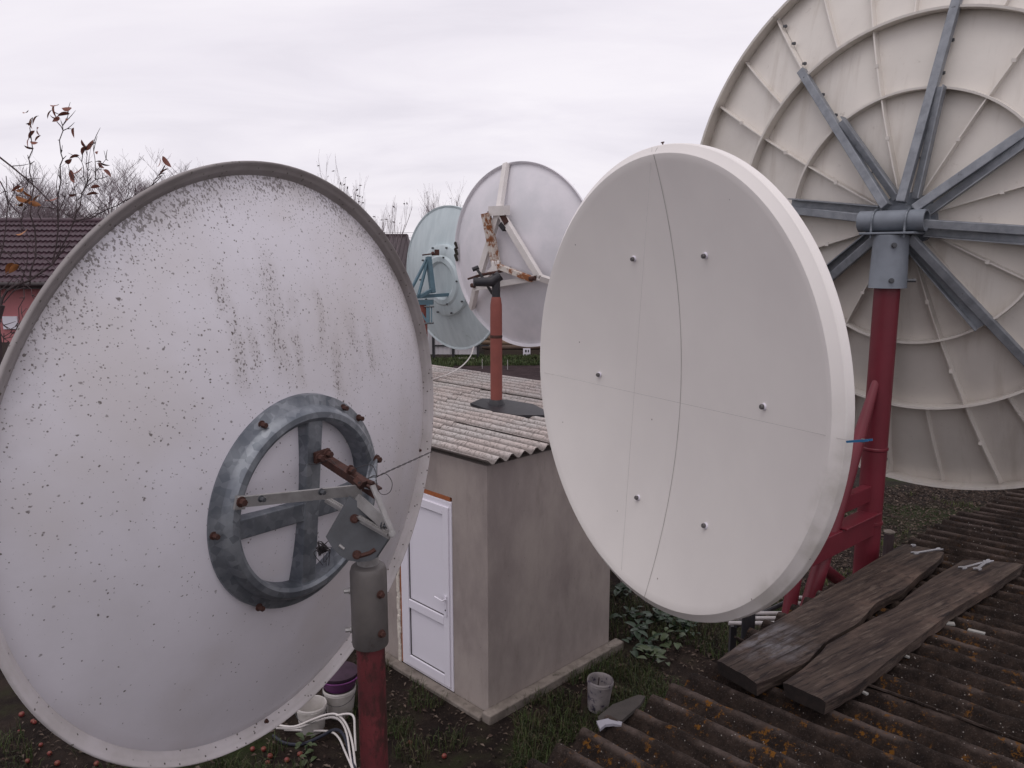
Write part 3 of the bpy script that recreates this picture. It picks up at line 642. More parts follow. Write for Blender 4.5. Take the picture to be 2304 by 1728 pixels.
m = MB(); m.tube([(RPX, RPY, 0), (RPX, RPY, 4.2)], 0.03, 16); m.build('pole', BLACKM, rd)
# strings stretched across its mouth
STRM = paint('grey_thread', (0.46, 0.43, 0.42), rough=0.8)
def rimp(a, h=0.004): return RCn + qx * (RR + 0.002) * math.cos(R(a)) + qy * (RR + 0.002) * math.sin(R(a)) + qz * h
def rim_at(x, y, h=0.003): return onpl(x, y, RCn + qz * h, qz)
pa, pb = rim_at(1214, 836), rim_at(1917, 993)
m = MB(); m.tube([pa, pa.lerp(pb, .5), pb], 0.0006, 5); o = m.build('string', STRM); tag(o, 'thin taut thread running across the white dish from side to side', 'string')
pc, pd = rim_at(1467, 330), rim_at(1396, 1312)
m = MB(); m.tube([pc, pd], 0.00045, 5); o = m.build('string', STRM); tag(o, 'thin taut thread running down the white dish from top to bottom', 'string')
BLUEP = paint('blue_plastic', (0.015, 0.11, 0.24), (0.012, 0.08, 0.18), 0.4)
peg = thing('clothes_peg', 'blue clothes peg clipped on the white dish edge holding the thread', 'clothes peg', pb)
pd_ = (qx * 0.9 + qz * -0.35 + Z * 0.22).normalized()
for s_ in (-1, 1):
    m = MB(); m.bar(pb - pd_ * 0.012 + qz * 0.005 * s_, pb + pd_ * 0.050 + qz * 0.009 * s_, 0.006, 0.004, qz); m.build('peg_leg', BLUEP, peg, smooth=False)
m = MB(); m.tube([pb + pd_ * 0.03 - qy * 0.005, pb + pd_ * 0.03 + qy * 0.005], 0.005, 10); m.build('peg_spring', BOLTG, peg)

# ---- huge panel dish, seen from behind
BA = Vector((2.18, 4.39, 4.887)); bx, by, bz = frame((-0.7066, -0.7032, -0.077)); RB = 1.65; BD = 0.5; RO, RN = 0.66, 0.416
BPX, BPY = 2.10, 4.33
bd = thing('satellite_dish', 'huge cream ribbed panel dish on thick red post at right edge', 'satellite dish', (BPX, BPY, 0), 'satellite dishes in the yard')
fr_b = mat4(BA, bx, by, bz)
def bl(r, a, h=0.0): return Vector((r * RB * math.cos(a), r * RB * math.sin(a), -BD * r * r + h))
PH = R(128.3); SEG = math.pi / 4
pm = None
for k in range(8):
    a0 = PH + SEG * k + 0.0012; a1 = a0 + SEG - 0.0024
    b = MB(); pr = [(r * RB, -BD * r * r) for r in [0.05 + 0.95 * i / 20 for i in range(21)]]
    b.lathe(pr + [(r_, h_ - 0.012) for r_, h_ in pr[::-1]], 14, None, a0, a1)
    n_ = 42; m_ = 15
    for kk in (0, m_ - 1): b.f += [(j * m_ + kk, (j + 1) * m_ + kk, (40 - j) * m_ + kk, (41 - j) * m_ + kk) for j in range(20)]
    pan = b.build('panel', FIBRE, bd, fr=fr_b, ang=30)
    # flanges: rim, outer ring, inner ring
    for nm, r_, ht, th in (('rim_flange', 0.994, 0.105, 0.010), ('ring_flange', RO, 0.085, 0.009), ('ring_flange', RN, 0.065, 0.008)):
        b = MB(); h0 = -BD * r_ * r_
        b.lathe([(r_ * RB - th, h0 - 0.002), (r_ * RB - th * 0.75, h0 + ht), (r_ * RB + th * 0.75, h0 + ht), (r_ * RB + th, h0 - 0.002)], 14, None, a0, a1); b.build(nm, FIBRE, pan, fr=fr_b, ang=30)
    def rib(am, r0, r1, ht, th, nm):
        b = MB(); rr = [r0 + (r1 - r0) * i / 10 for i in range(11)]; vs = []
        tx = Vector((-math.sin(am), math.cos(am), 0))
        for r_ in rr:
            for s_, hh in ((-1, -0.002), (-0.7, ht), (0.7, ht), (1, -0.002)): vs.append(bl(r_, am, hh) + tx * th * s_)
        fs = []
        for i in range(10):
            for q_ in range(3): fs.append((4 * i + q_, 4 * i + q_ + 1, 4 * i + q_ + 5, 4 * i + q_ + 4))
        fs += [(0, 3, 2, 1), (40, 41, 42, 43)]
        b.add(vs, fs); return b.build(nm, FIBRE, pan, fr=fr_b, smooth=False)
    rib(a0 + SEG / 2, 0.09, 0.985, 0.055, 0.005, 'rib'); rib(a0 + SEG / 4, RO + 0.008, 0.985, 0.040, 0.005, 'rib'); rib(a0 + 3 * SEG / 4, RO + 0.008, 0.985, 0.040, 0.005, 'rib')
    rib(a0 + 0.004, 0.09, 0.985, 0.050, 0.006, 'joint_flange')
    for r_ in (0.2, 0.32, 0.46, 0.56, 0.72, 0.83, 0.93):
        M_ = fr_b @ Matrix.Translation(bl(r_, a0 - 0.012 / r_, 0.022)) 
        if pm is None:
            b = MB(); b.tube([(0, 0, 0), (0, 0, 0.014)], 0.010, 6); b.box((0, 0, 0.016), X, Y, Z, 0.012, 0.007, 0.004); pm = b.build('joint_bolt', GALVD, pan, fr=M_)
        else: child_copy(pm, pan, M_)
    for r_ in (0.28, 0.53, 0.81):
        b = MB(); b.box(bl(r_, a0 + SEG / 2, 0.054), X, Y, Z, 0.010, 0.010, 0.006); b.build('rib_boss', FIBRE, pan, fr=fr_b)
# hub, struts
def bw(v): return fr_b @ v
m = MB(); m.lathe([(0.001, 0.05), (0.13, 0.05), (0.15, 0.04), (0.15, -0.01)], 40); m.build('hub_plate', HUBG, bd, fr=fr_b)
hubp = [(0.001, 0.13), (0.085, 0.13), (0.085, 0.05)]
m = MB(); m.lathe(hubp, 32); m.build('hub_boss', HUBG, bd, fr=fr_b)
for k in range(8):
    a = PH + SEG * k
    da = Vector((math.cos(a), math.sin(a), 0))
    p0 = bw(da * 0.10 + Vector((0, 0, 0.16))); p1 = bw(bl(RO + 0.03, a, 0.085))
    m = MB(); m.bar(p0, p1, 0.046, 0.046, bz); m.build('strut', STRUTG, bd, smooth=False, bevel=0.004)
    if k != 3:
        off = Vector((-math.sin(a), math.cos(a), 0)) * -0.045
        p0 = bw(da * 0.12 + off + Vector((0, 0, 0.075))); p1 = bw(bl(RN + 0.0, a, 0.08) + off)
        m = MB(); m.angle(p0, p1, 0.05, 0.006, bz); m.build('brace_angle', STRUTG, bd, smooth=False)
    m = MB(); m.bar(bw(bl(RO - 0.01, a, 0.055)), bw(bl(RO - 0.01, a, 0.10)), 0.02, 0.02, bx); m.build('clamp_bolt', GALVD, bd)
# elevation tube, U-bolts, collar, post
TC = at(2008, 497, 4.18); TCz = TC.z
tv = bx
p0, p1 = TC - tv * 0.17, TC + tv * 0.17
m = MB(); m.lathe([(0.040, -0.17), (0.056, -0.17), (0.056, 0.17), (0.046, 0.17), (0.046, 0.02)], 32, (TC, bz, by, tv)); tube = m.build('pivot_tube', HUBG, bd, ang=40)
for s_ in (-0.085, 0.085):
    m = MB(); m.tube([TC + tv * s_ + bz * (0.062 * math.cos(R(a))) + Z * (0.062 * math.sin(R(a))) for a in range(0, 181, 20)] + [TC + tv * s_ - bz * 0.062 - Z * 0.085], 0.006, 8)
    m.tube([TC + tv * s_ + bz * 0.062, TC + tv * s_ + bz * 0.062 - Z * 0.085], 0.006, 8); m.build('u_bolt', GALV, tube)
m = MB(); m.box(TC - Z * 0.066, tv, Vector((bz.x, bz.y, 0)).normalized(), Z, 0.14, 0.085, 0.006); m.build('top_plate', HUBG, bd, bevel=0.003)
CP = Vector((TC.x, TC.y, 0)); BPX, BPY = CP.x, CP.y
m = MB(); m.lathe([(0.001, TCz - 0.074), (0.088, TCz - 0.074), (0.096, TCz - 0.35), (0.098, TCz - 0.355), (0.085, TCz - 0.356), (0.07, TCz - 0.34)], 36, (CP, X, Y, Z)); col_ = m.build('collar', HUBG, bd, ang=40)
for zq in (TCz - 0.13, TCz - 0.315):
    for a in (-105, -20): bolt_mb(CP + Vector((math.cos(R(a)), math.sin(R(a)), 0)) * 0.092 + Z * zq, Vector((math.cos(R(a)), math.sin(R(a)), 0)), 0.010, 0.024 if a == -105 else 0.045).build('bolt', GALVD, col_)
m = MB(); m.tube([CP, CP + Z * (TCz - 0.33)], 0.066, 32); post = m.build('post', RED, bd)
m = MB(); m.lathe([(0.066, 3.62), (0.071, 3.625), (0.071, 3.635), (0.066, 3.64)], 32, (CP, X, Y, Z)); m.lathe([(0.066, 3.19), (0.072, 3.195), (0.072, 3.21), (0.066, 3.215)], 32, (CP, X, Y, Z)); m.build('weld_band', RED, post)
eh = Vector((EE.x, EE.y, 0)).normalized(); sh = Vector((-eh.y, eh.x, 0))
def br(k_, z_, s_=0.0): return CP - eh * k_ + sh * s_ + Z * z_
m = MB(); m.tube([br(0.02, 4.06), br(0.30, 3.55), br(0.66, 2.85), br(0.80, 2.3), br(0.95, 0)], [0.02, 0.042, 0.042, 0.042, 0.042], 18); m.build('brace', RED, bd)
m = MB(); m.tube([br(0.76, 3.1, 0.02), br(0.93, 2.5, 0.0), br(1.1, 0, 0)], 0.035, 16); m.build('brace', RED, bd)
m = MB(); m.bar(br(0.0, 3.38), br(0.62, 3.38), 0.05, 0.09); m.build('cross_beam', RED, bd, smooth=False, bevel=0.004)
m = MB(); m.bar(br(0.0, 3.20, -0.02), br(0.78, 3.20, -0.02), 0.06, 0.12); m.bar(br(0.0, 3.268, -0.02), br(0.42, 3.268, -0.02), 0.10, 0.012); m.build('cross_beam', RED, bd, smooth=False, bevel=0.004)
m = MB(); m.tube([br(0.46, 3.05, 0.04), br(0.06, 2.78, 0.03)], 0.033, 14); m.build('diagonal_tube', RED, bd)
# black cable hanging on its back
cb = wire('cable', [bw(bl(0.60, R(-40), 0.10)), bw(bl(0.66, R(-52), 0.11)), bw(bl(0.80, R(-60), 0.09)), bw(bl(0.93, R(-66), 0.10)), bw(bl(1.0, R(-69), 0.10)), bw(bl(1.06, R(-70), 0.10)) ], 0.006, WIREM)
tag(cb, 'black cable hanging down the back of the huge cream dish', 'cable')

# ---- white dish on the shed roof with triangular frame
S_ = 10.35 / 8.96; MC = at(1171.5, 576.8, 10.35); RM = 1.05 * S_; mx, my, mz = frame((-0.643, -0.763, -0.069)); fr_m = mat4(MC, mx, my, mz)
PB = onz(1117, 917, RZ + 0.02)
md = thing('satellite_dish', 'grey white dish with rusty triangular back frame on shed roof pole', 'satellite dish', PB, 'satellite dishes in the yard')
DM = 0.30
b = MB(); b.lathe([(0.001, DM)] + [(RM * 0.965 * i / 20, DM * (1 - (i / 20) ** 2) - 0.03 * (i / 20) ** 2) for i in range(1, 21)] + [(RM * 0.97, -0.030), (RM * 0.985, -0.004), (RM, 0.0), (RM, -0.03), (RM * 0.96, -0.045)] + [(RM * 0.96 * i / 8, DM * (1 - (i / 8) ** 2) - 0.045) for i in range(7, 0, -1)], 120)
mrefl = b.build('reflector', MIDP, md, fr=fr_m, ang=50)
def mp(x, y, h): return onpl(x, y, MC + mz * h, mz)
m = MB()
for k in range(9): p = mp(1025 + k % 3 * 1.6, 548 + k * 4.5, 0.03); m.tube([p, p + mz * 0.004], 0.02 + 0.012 * random.random(), 7)
m.build('hole_patch', DKHOLE, mrefl)
dpv = 10.17
def lb(name, p, q, wd, th, mat=WHITEP, par=md): m_ = MB(); m_.bar(p, q, wd, th, mz); return m_.build(name, mat, par, smooth=False, bevel=0.004)
tT, tR, tL = mp(1123, 474, 0.36), mp(1214, 624, 0.36), mp(1071, 648, 0.36)
lb('arm', mp(1139, 369, 0.02), tT, 0.075, 0.07); lb('arm', mp(1296, 652, 0.0), tR, 0.075, 0.07); lb('arm', mp(1062, 692, 0.02), tL, 0.075, 0.07)
lb('frame_bar', tT, tR, 0.085, 0.07); lb('frame_bar', tL, tR, 0.075, 0.07); lb('frame_bar', tT, tL, 0.085, 0.07)
pv = at(1115, 597, 10.12)
uc = at(1091, 480, 10.0)
m = MB(); m.bar(uc, pv, 0.10, 0.05, mz); m.bar(uc + X * .03, pv + X * .03, 0.02, 0.12, mz); m.build('strut', RUSTY_WHITE, md, smooth=False)
lb('strut', pv, mp(1199, 629, 0.40), 0.07, 0.06, RUSTY_WHITE); lb('strut', pv, mp(1082, 640, 0.40), 0.06, 0.05)
m = MB(); m.box(tT, mx, my, mz, 0.13, 0.06, 0.06); m.build('top_bracket', WHITEP, md, smooth=False)
pq = mp(1136, 496, 0.405); lb('rust_patch', mp(1126, 476, 0.40), mp(1140, 503, 0.40), 0.088, 0.006, RUST); lb('dark_label', mp(1133, 503, 0.36) - mx * .03, mp(1143, 516, 0.36) - mx * .03, 0.07, 0.09, BLACKM)
m = MB(); m.tube([at(1098, 478, 10.05), at(1114, 479, 10.1)], 0.02, 8); m.build('bolt', BLACKM, md)
m = MB(); m.tube([mp(1192, 627, 0.42), mp(1204, 626, 0.42)], 0.03, 10); m.build('bolt', RUST, md)
m = MB(); m.tube([mp(1061, 642, 0.42), mp(1068, 643, 0.42)], 0.03, 10); m.build('bolt', RUST, md)
m = MB(); m.box(pv - Z * 0.05, X, Y, Z, 0.05, 0.05, 0.11); m.build('pivot_block', WHITEP, md, bevel=0.01)
def pz(y): 
    r_ = ray(1117, y); t_ = (PB.y - CAM.y) / r_.y; return (CAM + r_ * t_).z
zh, zr = pz(616), pz(668)
m = MB(); m.tube([(PB.x, PB.y, zr - 0.05), (PB.x, PB.y, zh)], 0.052, 20); m.tube([(PB.x + 0.05, PB.y, zh - 0.02), (PB.x - 0.06, PB.y - 0.02, zh - 0.10), (PB.x - 0.28, PB.y - 0.06, zh - 0.10)], [0.065, 0.062, 0.055], 14); m.build('pivot_head', BLACKM, md)
m = MB(); m.tube([at(1052, 628, 10.05), at(1085, 618, 10.05), at(1146, 607, 10.1)], [0.012, 0.020, 0.016], 8); m.tube([at(1143, 607, 10.1), at(1150, 606, 10.1)], 0.035, 8); m.build('actuator_rod', RUST, md)
m = MB(); m.tube([at(1072, 604, 10.0), at(1081, 617, 9.98), at(1106, 658, 10.0), at(1111, 664, 10.05), at(1117, 664, 10.1)], 0.018, 8); m.tube([at(1063, 607, 10.0), at(1077, 601, 10.0)], 0.028, 8); m.build('crank_handle', BLACKM, md)
m = MB(); m.lathe([(0.055, zr), (0.062, zr - 0.02), (0.074, zr - 0.10), (0.076, zr - 0.4), (0.076, PB.z - 0.05)], 24, (Vector((PB.x, PB.y, 0)), X, Y, Z)); mpole = m.build('pole', OXIDE, md)
zw = pz(757); m = MB(); m.lathe([(0.076, zw - 0.02), (0.081, zw), (0.076, zw + 0.02)], 24, (Vector((PB.x, PB.y, 0)), X, Y, Z)); m.build('weld_seam', RUST, mpole)
fl = MB(); pts = []
for (x, y) in ((1058, 907), (1085, 896), (1140, 899), (1200, 909), (1232, 926), (1226, 934), (1165, 934), (1110, 925)): pts.append(onz(x, y, RZ + 0.066))
fl.prism(pts[::-1], Z, 0.03); fl = fl.build('roof_flashing', BITUM); tag(fl, 'black bitumen patch round the red pole foot on shed roof', 'roof flashing')
m = MB(); m.lathe([(0.076, RZ + 0.13), (0.095, RZ + 0.11), (0.12, RZ + 0.05)], 16, (Vector((PB.x, PB.y, 0)), X, Y, Z)); m.build('collar_wrap', BITUM, fl)

# ---- pale green dish further back
G_ = 12.5 / 9.814; GC = at(1016.7, 627.4, 12.5); RGn = 0.9 * G_; gx, gy, gz_ = frame((-0.695, -0.714, -0.084)); fr_g = mat4(GC, gx, gy, gz_)
GP = at(951, 700, 12.05); GPz = RZ
gd = thing('satellite_dish', 'pale green dish with teal steel mount partly behind the grey one', 'satellite dish', (GP.x, GP.y, RZ), 'satellite dishes in the yard')
DG = 0.27
def gh(r): return DG * (1 - (r / RGn) ** 2)
b = MB(); b.lathe([(0.001, gh(0))] + [(RGn * 0.97 * i / 18, gh(RGn * .97 * i / 18) - 0.02 * (i / 18)) for i in range(1, 19)] + [(RGn * 0.985, 0.004), (RGn, 0.004), (RGn, -0.03), (RGn * 0.96, -0.03)], 110)
grefl = b.build('reflector', GREENP, gd, fr=fr_g, ang=45)
HO = mat4(onpl(996, 631, GC + gz_ * 0.27, gz_), gx, gy, gz_)
b = MB(); b.lathe([(0.56, -0.12), (0.555, -0.015), (0.53, 0.0), (0.40, 0.015), (0.37, 0.045), (0.30, 0.05), (0.26, 0.02), (0.001, 0.02)], 64); hp = b.build('hub_plate', GREENP, gd, fr=HO, ang=30)
for k in range(10):
    a = 2 * math.pi * k / 10; b = MB(); b.tube([(0.53 * math.cos(a), 0.53 * math.sin(a), 0.0), (0.53 * math.cos(a), 0.53 * math.sin(a), 0.03)], 0.014, 6); b.build('bolt', GALVD, hp, fr=HO)
    if k % 2 == 0:
        b = MB(); b.tube([(0.38 * math.cos(a), 0.38 * math.sin(a), 0.04), (0.38 * math.cos(a), 0.38 * math.sin(a), 0.06)], 0.014, 6); b.build('bolt', GALVD, hp, fr=HO)
dg = 12.0
m = MB(); m.bar(at(964, 578, dg), at(974, 659, dg), 0.07, 0.07); m.build('mount_post', TEAL, gd, smooth=False)
for a, c, wd in (((962, 580), (926, 650), .035), ((963, 584), (942, 664), .035), ((974, 651), (943, 668), .05)):
    m = MB(); m.bar(at(*a, dg), at(*c, dg - .15), wd, wd); m.build('mount_strut', TEAL, gd, smooth=False)
m = MB(); m.bar(at(938, 668, dg - .1), at(1020, 662, dg + .25), 0.05, 0.05); m.box(at(1021, 663, dg + .25), X, Y, Z, .04, .04, .05); m.build('actuator_arm', TEAL, gd, smooth=False)
m = MB(); m.box(at(957, 680, dg), X, Y, Z, .12, .08, .035); m.build('head_plate', TEAL, gd, smooth=False)
m = MB(); m.bar(at(963, 686, dg - .1), at(963, 728, dg - .1), .05, .05, Y); m.bar(at(971, 688, dg - .1), at(971, 729, dg - .1), .016, .016, Y); m.bar(at(948, 704, dg - .1), at(962, 726, dg - .1), .03, .03, Y); m.build('clamp', TEAL, gd, smooth=False)
m = MB(); m.tube([at(955, 690, dg - .12), at(977, 690, dg - .12)], .014, 6); m.tube([at(955, 728, dg - .12), at(976, 727, dg - .12)], .014, 6); m.build('clamp_rod', GALVD, gd)
m = MB(); m.tube([at(950, 574, dg), at(972, 571, dg)], .012, 6); m.tube([at(971, 571, dg), at(977, 570, dg)], .03, 8); m.box(at(983, 568, dg), X, Y, Z, .035, .03, .045); m.build('feed_motor', RUST, gd)
m = MB(); m.tube([(GP.x, GP.y, RZ - 0.1), (GP.x, GP.y, GP.z + 0.12)], 0.07, 20); m.build('pole', OXIDE, gd)
CABW = paint('white_coax', (0.62, 0.58, 0.56), rough=0.5)
c_ = wire('cable', [at(1066, 780, 12.2), at(1058, 802, 12.0), at(1040, 823, 11.6), at(1012, 840, 11.0), at(985, 850, 10.6), onz(960, 858, RZ + 0.05)], 0.009, CABW); tag(c_, 'white cable drooping from the green dish to the shed roof', 'cable')

# ------------------------------------------------------------------ boards and tools on the garage roof
ENDSHADE = paint('shaded_end_grain', (0.014, 0.010, 0.009), (0.03, 0.02, 0.017), 0.9, 40, 0.8, bmp=0.4)  # board ends: their shade is painted in as a near-black wood colour
def live_board(left, right, top_h, th, name, label, nseg=44, seed=0):
    L = [onroof(x, y, top_h) for x, y in left]; Rr = [onroof(x, y, top_h) for x, y in right]
    def samp(poly, t_):
        d_ = [0]
        for i in range(1, len(poly)): d_.append(d_[-1] + math.dist(poly[i], poly[i - 1]))
        s_ = t_ * d_[-1]
        for i in range(1, len(poly)):
            if s_ <= d_[i] + 1e-9:
                f_ = (s_ - d_[i - 1]) / max(1e-9, d_[i] - d_[i - 1]); return (poly[i - 1][0] + f_ * (poly[i][0] - poly[i - 1][0]), poly[i - 1][1] + f_ * (poly[i][1] - poly[i - 1][1]))
        return poly[-1]
    m_ = MB(); vs = []; nw = 8
    for i in range(nseg + 1):
        t_ = i / nseg; a = samp(L, t_); c = samp(Rr, t_)
        for j in range(nw + 1):
            f_ = j / nw; e_, s_ = a[0] + (c[0] - a[0]) * f_, a[1] + (c[1] - a[1]) * f_
            vs.append((e_, s_, top_h + 0.004 * noise.noise(Vector((e_ * 6, s_ * 25, seed))) - (0.006 if j in (0, nw) else 0)))
    up = [rf(*v) for v in vs]
    lo = [rf(v[0] + 0.004 * noise.noise(Vector((v[0] * 20, v[1] * 20, 3))), v[1] + (0.012 if j_ % (nw + 1) == nw else -0.012 if j_ % (nw + 1) == 0 else 0) * (0.5 + noise.noise(Vector((v[0] * 12, v[1], 5)))), top_h - th) for j_, v in enumerate(vs)]
    m = nw + 1; off = len(up); fs = []
    for i in range(nseg):
        for j in range(nw):
            a = i * m + j; fs.append((a, a + 1, a + m + 1, a + m)); fs.append((off + a, off + a + m, off + a + m + 1, off + a + 1))
        a = i * m; fs.append((a, a + m, off + a + m, off + a)); a = i * m + nw; fs.append((a, off + a, off + a + m, a + m))
    for j in range(nw):
        fs.append((j, off + j, off + j + 1, j + 1)); a = nseg * m + j; fs.append((a, a + 1, off + a + 1, off + a))
    ctr = sum(up, Vector()) / len(up); d = (up[-1] - up[0]).normalized(); M_ = mat4(ctr, d, EN.cross(d), EN); Mi = M_.inverted()
    m_.add([Mi @ v for v in up + lo], fs); o = m_.build(name, OAK, None, fr=M_, ang=50)
    o.data.materials.append(ENDSHADE)
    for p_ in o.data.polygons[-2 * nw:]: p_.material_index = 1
    sc_ = rf(*onroof(1725, 1440, top_h), top_h); st_ = o.data.attributes.new('stain', 'FLOAT', 'POINT'); st_.data.foreach_set('value', [max(0.0, 1 - (p_ - sc_).length / 0.22) ** .6 if seed == 1 else 0.0 for p_ in up + lo])
    tag(o, label, 'board', 'old boards on the garage roof'); return o
BT = 0.085
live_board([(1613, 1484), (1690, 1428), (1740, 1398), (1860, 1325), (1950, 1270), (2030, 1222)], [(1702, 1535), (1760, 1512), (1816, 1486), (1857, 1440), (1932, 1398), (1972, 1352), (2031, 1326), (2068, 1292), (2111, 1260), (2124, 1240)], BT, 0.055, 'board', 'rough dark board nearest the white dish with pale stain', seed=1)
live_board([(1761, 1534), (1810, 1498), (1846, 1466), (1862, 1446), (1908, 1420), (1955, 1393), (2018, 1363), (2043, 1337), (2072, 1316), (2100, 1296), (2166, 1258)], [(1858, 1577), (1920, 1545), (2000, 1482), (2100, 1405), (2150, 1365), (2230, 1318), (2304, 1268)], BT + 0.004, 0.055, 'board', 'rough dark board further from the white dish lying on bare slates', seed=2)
STEEL = paint('bright_chrome_steel', (0.62, 0.62, 0.66), (0.5, 0.5, 0.53), 0.25, 20, metal=0.85)
def wrench(x0, y0, x1, y1, h, label):
    a, b_ = rf(*onroof(x0, y0, h), h), rf(*onroof(x1, y1, h), h); d = (b_ - a).normalized(); x = d.cross(EN).normalized(); L = (b_ - a).length
    pts = [(0, .012), (.014, .020), (.030, .018), (.042, .008), (L - .036, .007), (L - .026, .015), (L - .012, .017), (L, .010), (L - .014, .005), (L - .014, -.005), (L, -.010), (L - .012, -.017), (L - .026, -.015), (L - .036, -.007), (.042, -.008), (.030, -.018), (.014, -.020), (0, -.012), (.016, -.006), (.016, .006)]
    m_ = MB(); m_.prism([a + d * u_ + x * v_ + EN * 0.007 for u_, v_ in pts][::-1], EN, 0.006); o = m_.build('wrench', STEEL, smooth=False); tag(o, label, 'wrench', 'wrenches left on the boards')
wrench(2052, 1247, 2120, 1236, BT + .002, 'open ended steel wrench lying on the board nearest the dish')
wrench(2160, 1281, 2232, 1262, BT + .006, 'longer steel wrench at the far end of the other board')
wrench(2196, 1284, 2222, 1264, BT + .013, 'short steel wrench laid over the longer one')
nb_ = rf(*onroof(2055, 1231, BT), BT); m = MB(); m.lathe([(0.006, 0), (0.014, 0), (0.014, 0.010), (0.006, 0.010), (0.006, 0)], 6, (nb_ + EN * 0.004, EE, ES, EN)); o = m.build('hex_nut', STEEL, smooth=False); tag(o, 'single steel hex nut on the board beside a wrench', 'nut')
WSPL = paint('pale_plaster', (0.34, 0.33, 0.31), (0.24, 0.23, 0.22), 0.8, 20)
for i, (x, y, x2, y2, w_, lab) in enumerate(((2128, 1402, 2148, 1404, .03, 'small pale slate chip on the roof beside the board'), (2178, 1417, 2216, 1426, .022, 'longer pale slate splinter lying in a roof groove'), (1940, 1556, 1952, 1562, .012, 'tiny pale chip by the near board corner'), (2032, 1474, 2046, 1479, .012, 'tiny pale chip below the middle of the board'))):
    a, b_ = rf(*onroof(x, y, .03), .03), rf(*onroof(x2, y2, .03), .03); m = MB(); m.bar(a, b_, w_, 0.007, EN); o = m.build('slate_chip', WSPL, smooth=False); tag(o, lab, 'slate chip', 'pale chips on the garage roof')
sl1 = MB(); pts = [rf(*onroof(x, y, .03), .03) for x, y in ((1345, 1612), (1378, 1585), (1436, 1563), (1452, 1566), (1440, 1585), (1400, 1620), (1352, 1632))]
sl1.prism(pts[::-1], EN, 0.012); o = sl1.build('slate_piece', paint('grey_broken_slate', (0.055, 0.047, 0.043), (0.03, 0.026, 0.024), 0.9, 20, bmp=.4), smooth=False); tag(o, 'broken grey slate piece lying on the roof edge by the bucket', 'slate piece')
sl1 = MB(); pts = [rf(*onroof(x, y, .036), .036) for x, y in ((1342, 1622), (1368, 1616), (1400, 1624), (1398, 1632), (1380, 1628), (1362, 1630), (1350, 1640))]
sl1.prism(pts[::-1], EN, 0.010); o = sl1.build('slate_piece', paint('white_scrap', (0.30, 0.29, 0.33), rough=0.6), smooth=False); tag(o, 'white curved scrap poking out under the broken grey slate', 'scrap')

# ------------------------------------------------------------------ buckets
def bucket(loc, r, h, body, label, name='bucket', lean=None, handle=True, group='old buckets'):
    t_ = thing(name, label, 'bucket', loc, group); fr_ = (Vector(loc), X, Y, Z)
    if lean: ax = Matrix.Rotation(lean[0], 3, lean[1]); fr_ = (Vector(loc), ax @ X, ax @ Y, ax @ Z)
    m_ = MB(); m_.lathe([(0.001, 0.004), (r * .78, 0.0), (r * .80, .01), (r * .98, h * .86), (r * 1.02, h * .87), (r * 1.0, h * .90), (r * 1.0, h * .93), (r * 1.03, h * .94), (r * 1.01, h * .985), (r * .99, h), (r * .965, h * .985), (r * .95, h * .86), (r * .77, .012), (.001, .012)], 40, fr_); m_.build('body', body, t_, ang=35)
    if handle:
        c, ex_, ey_, ez_ = fr_
        m_ = MB(); m_.tube([c + ez_ * h * .88 + ex_ * (r * 1.04) * math.cos(R(a)) + ey_ * (-r * 1.04) * math.sin(R(a)) - ez_ * (0.09 * math.sin(R(a))) for a in range(0, 181, 12)], .003, 6); m_.build('handle', GALVD, t_)
    return t_
GREYB = paint('paint_stained_plastic', (0.30, 0.27, 0.27), (0.16, 0.145, 0.16), 0.6, 8, 0.9, (0.05, 0.04, 0.07), 0.55, 0.64, 16)
WHB = paint('dirty_white_plastic', (0.55, 0.52, 0.50), (0.40, 0.37, 0.34), 0.5, 9, 0.8, (0.16, 0.14, 0.11), 0.62, 0.75, 13)
bk = onz(1345, 1594, 0.02)
bucket(bk, 0.135, 0.335, GREYB, 'stained grey bucket standing by the shed corner', lean=(R(4), Vector((0, 1, 0))), handle=False)
m = MB(); m.tube([bk + Vector((-.02, .03, .02)), bk + Vector((0.005, -.02, .36))], .007, 6); o = m.build('stick', BARK); tag(o, 'dark stirring stick standing in the grey bucket', 'stick')
w1 = onz(703, 1640, 0.0); bucket(w1, 0.15, 0.28, WHB, 'dirty white bucket nearest the white cables')
w2 = onz(766, 1604, 0.0); bucket(w2, 0.165, 0.30, WHB, 'dirty white bucket under the purple basin')
PURP = paint('purple_plastic', (0.20, 0.06, 0.20), (0.15, 0.045, 0.16), 0.4)
m = MB(); m.lathe([(0.001, .30), (.14, .30), (.15, .31), (.20, .42), (.215, .43), (.215, .437), (.20, .435), (.14, .32), (.001, .315)], 40, (w2 + Z * 0.0, X, Y, Z)); o = m.build('basin', PURP, ang=35); tag(o, 'purple plastic basin set on top of a white bucket', 'basin')
m = MB(); m.lathe([(.001, .325), (.125, .325), (.19, .44), (.2, .47), (.15, .50), (.001, .52)], 20, (w2, X, Y, Z)); o = m.build('sack', paint('dark_purple_cloth', (0.055, 0.03, 0.05), (0.03, 0.018, 0.028), 0.9, 14, bmp=.6)); tag(o, 'dark crumpled rag lying in the purple basin', 'rag')

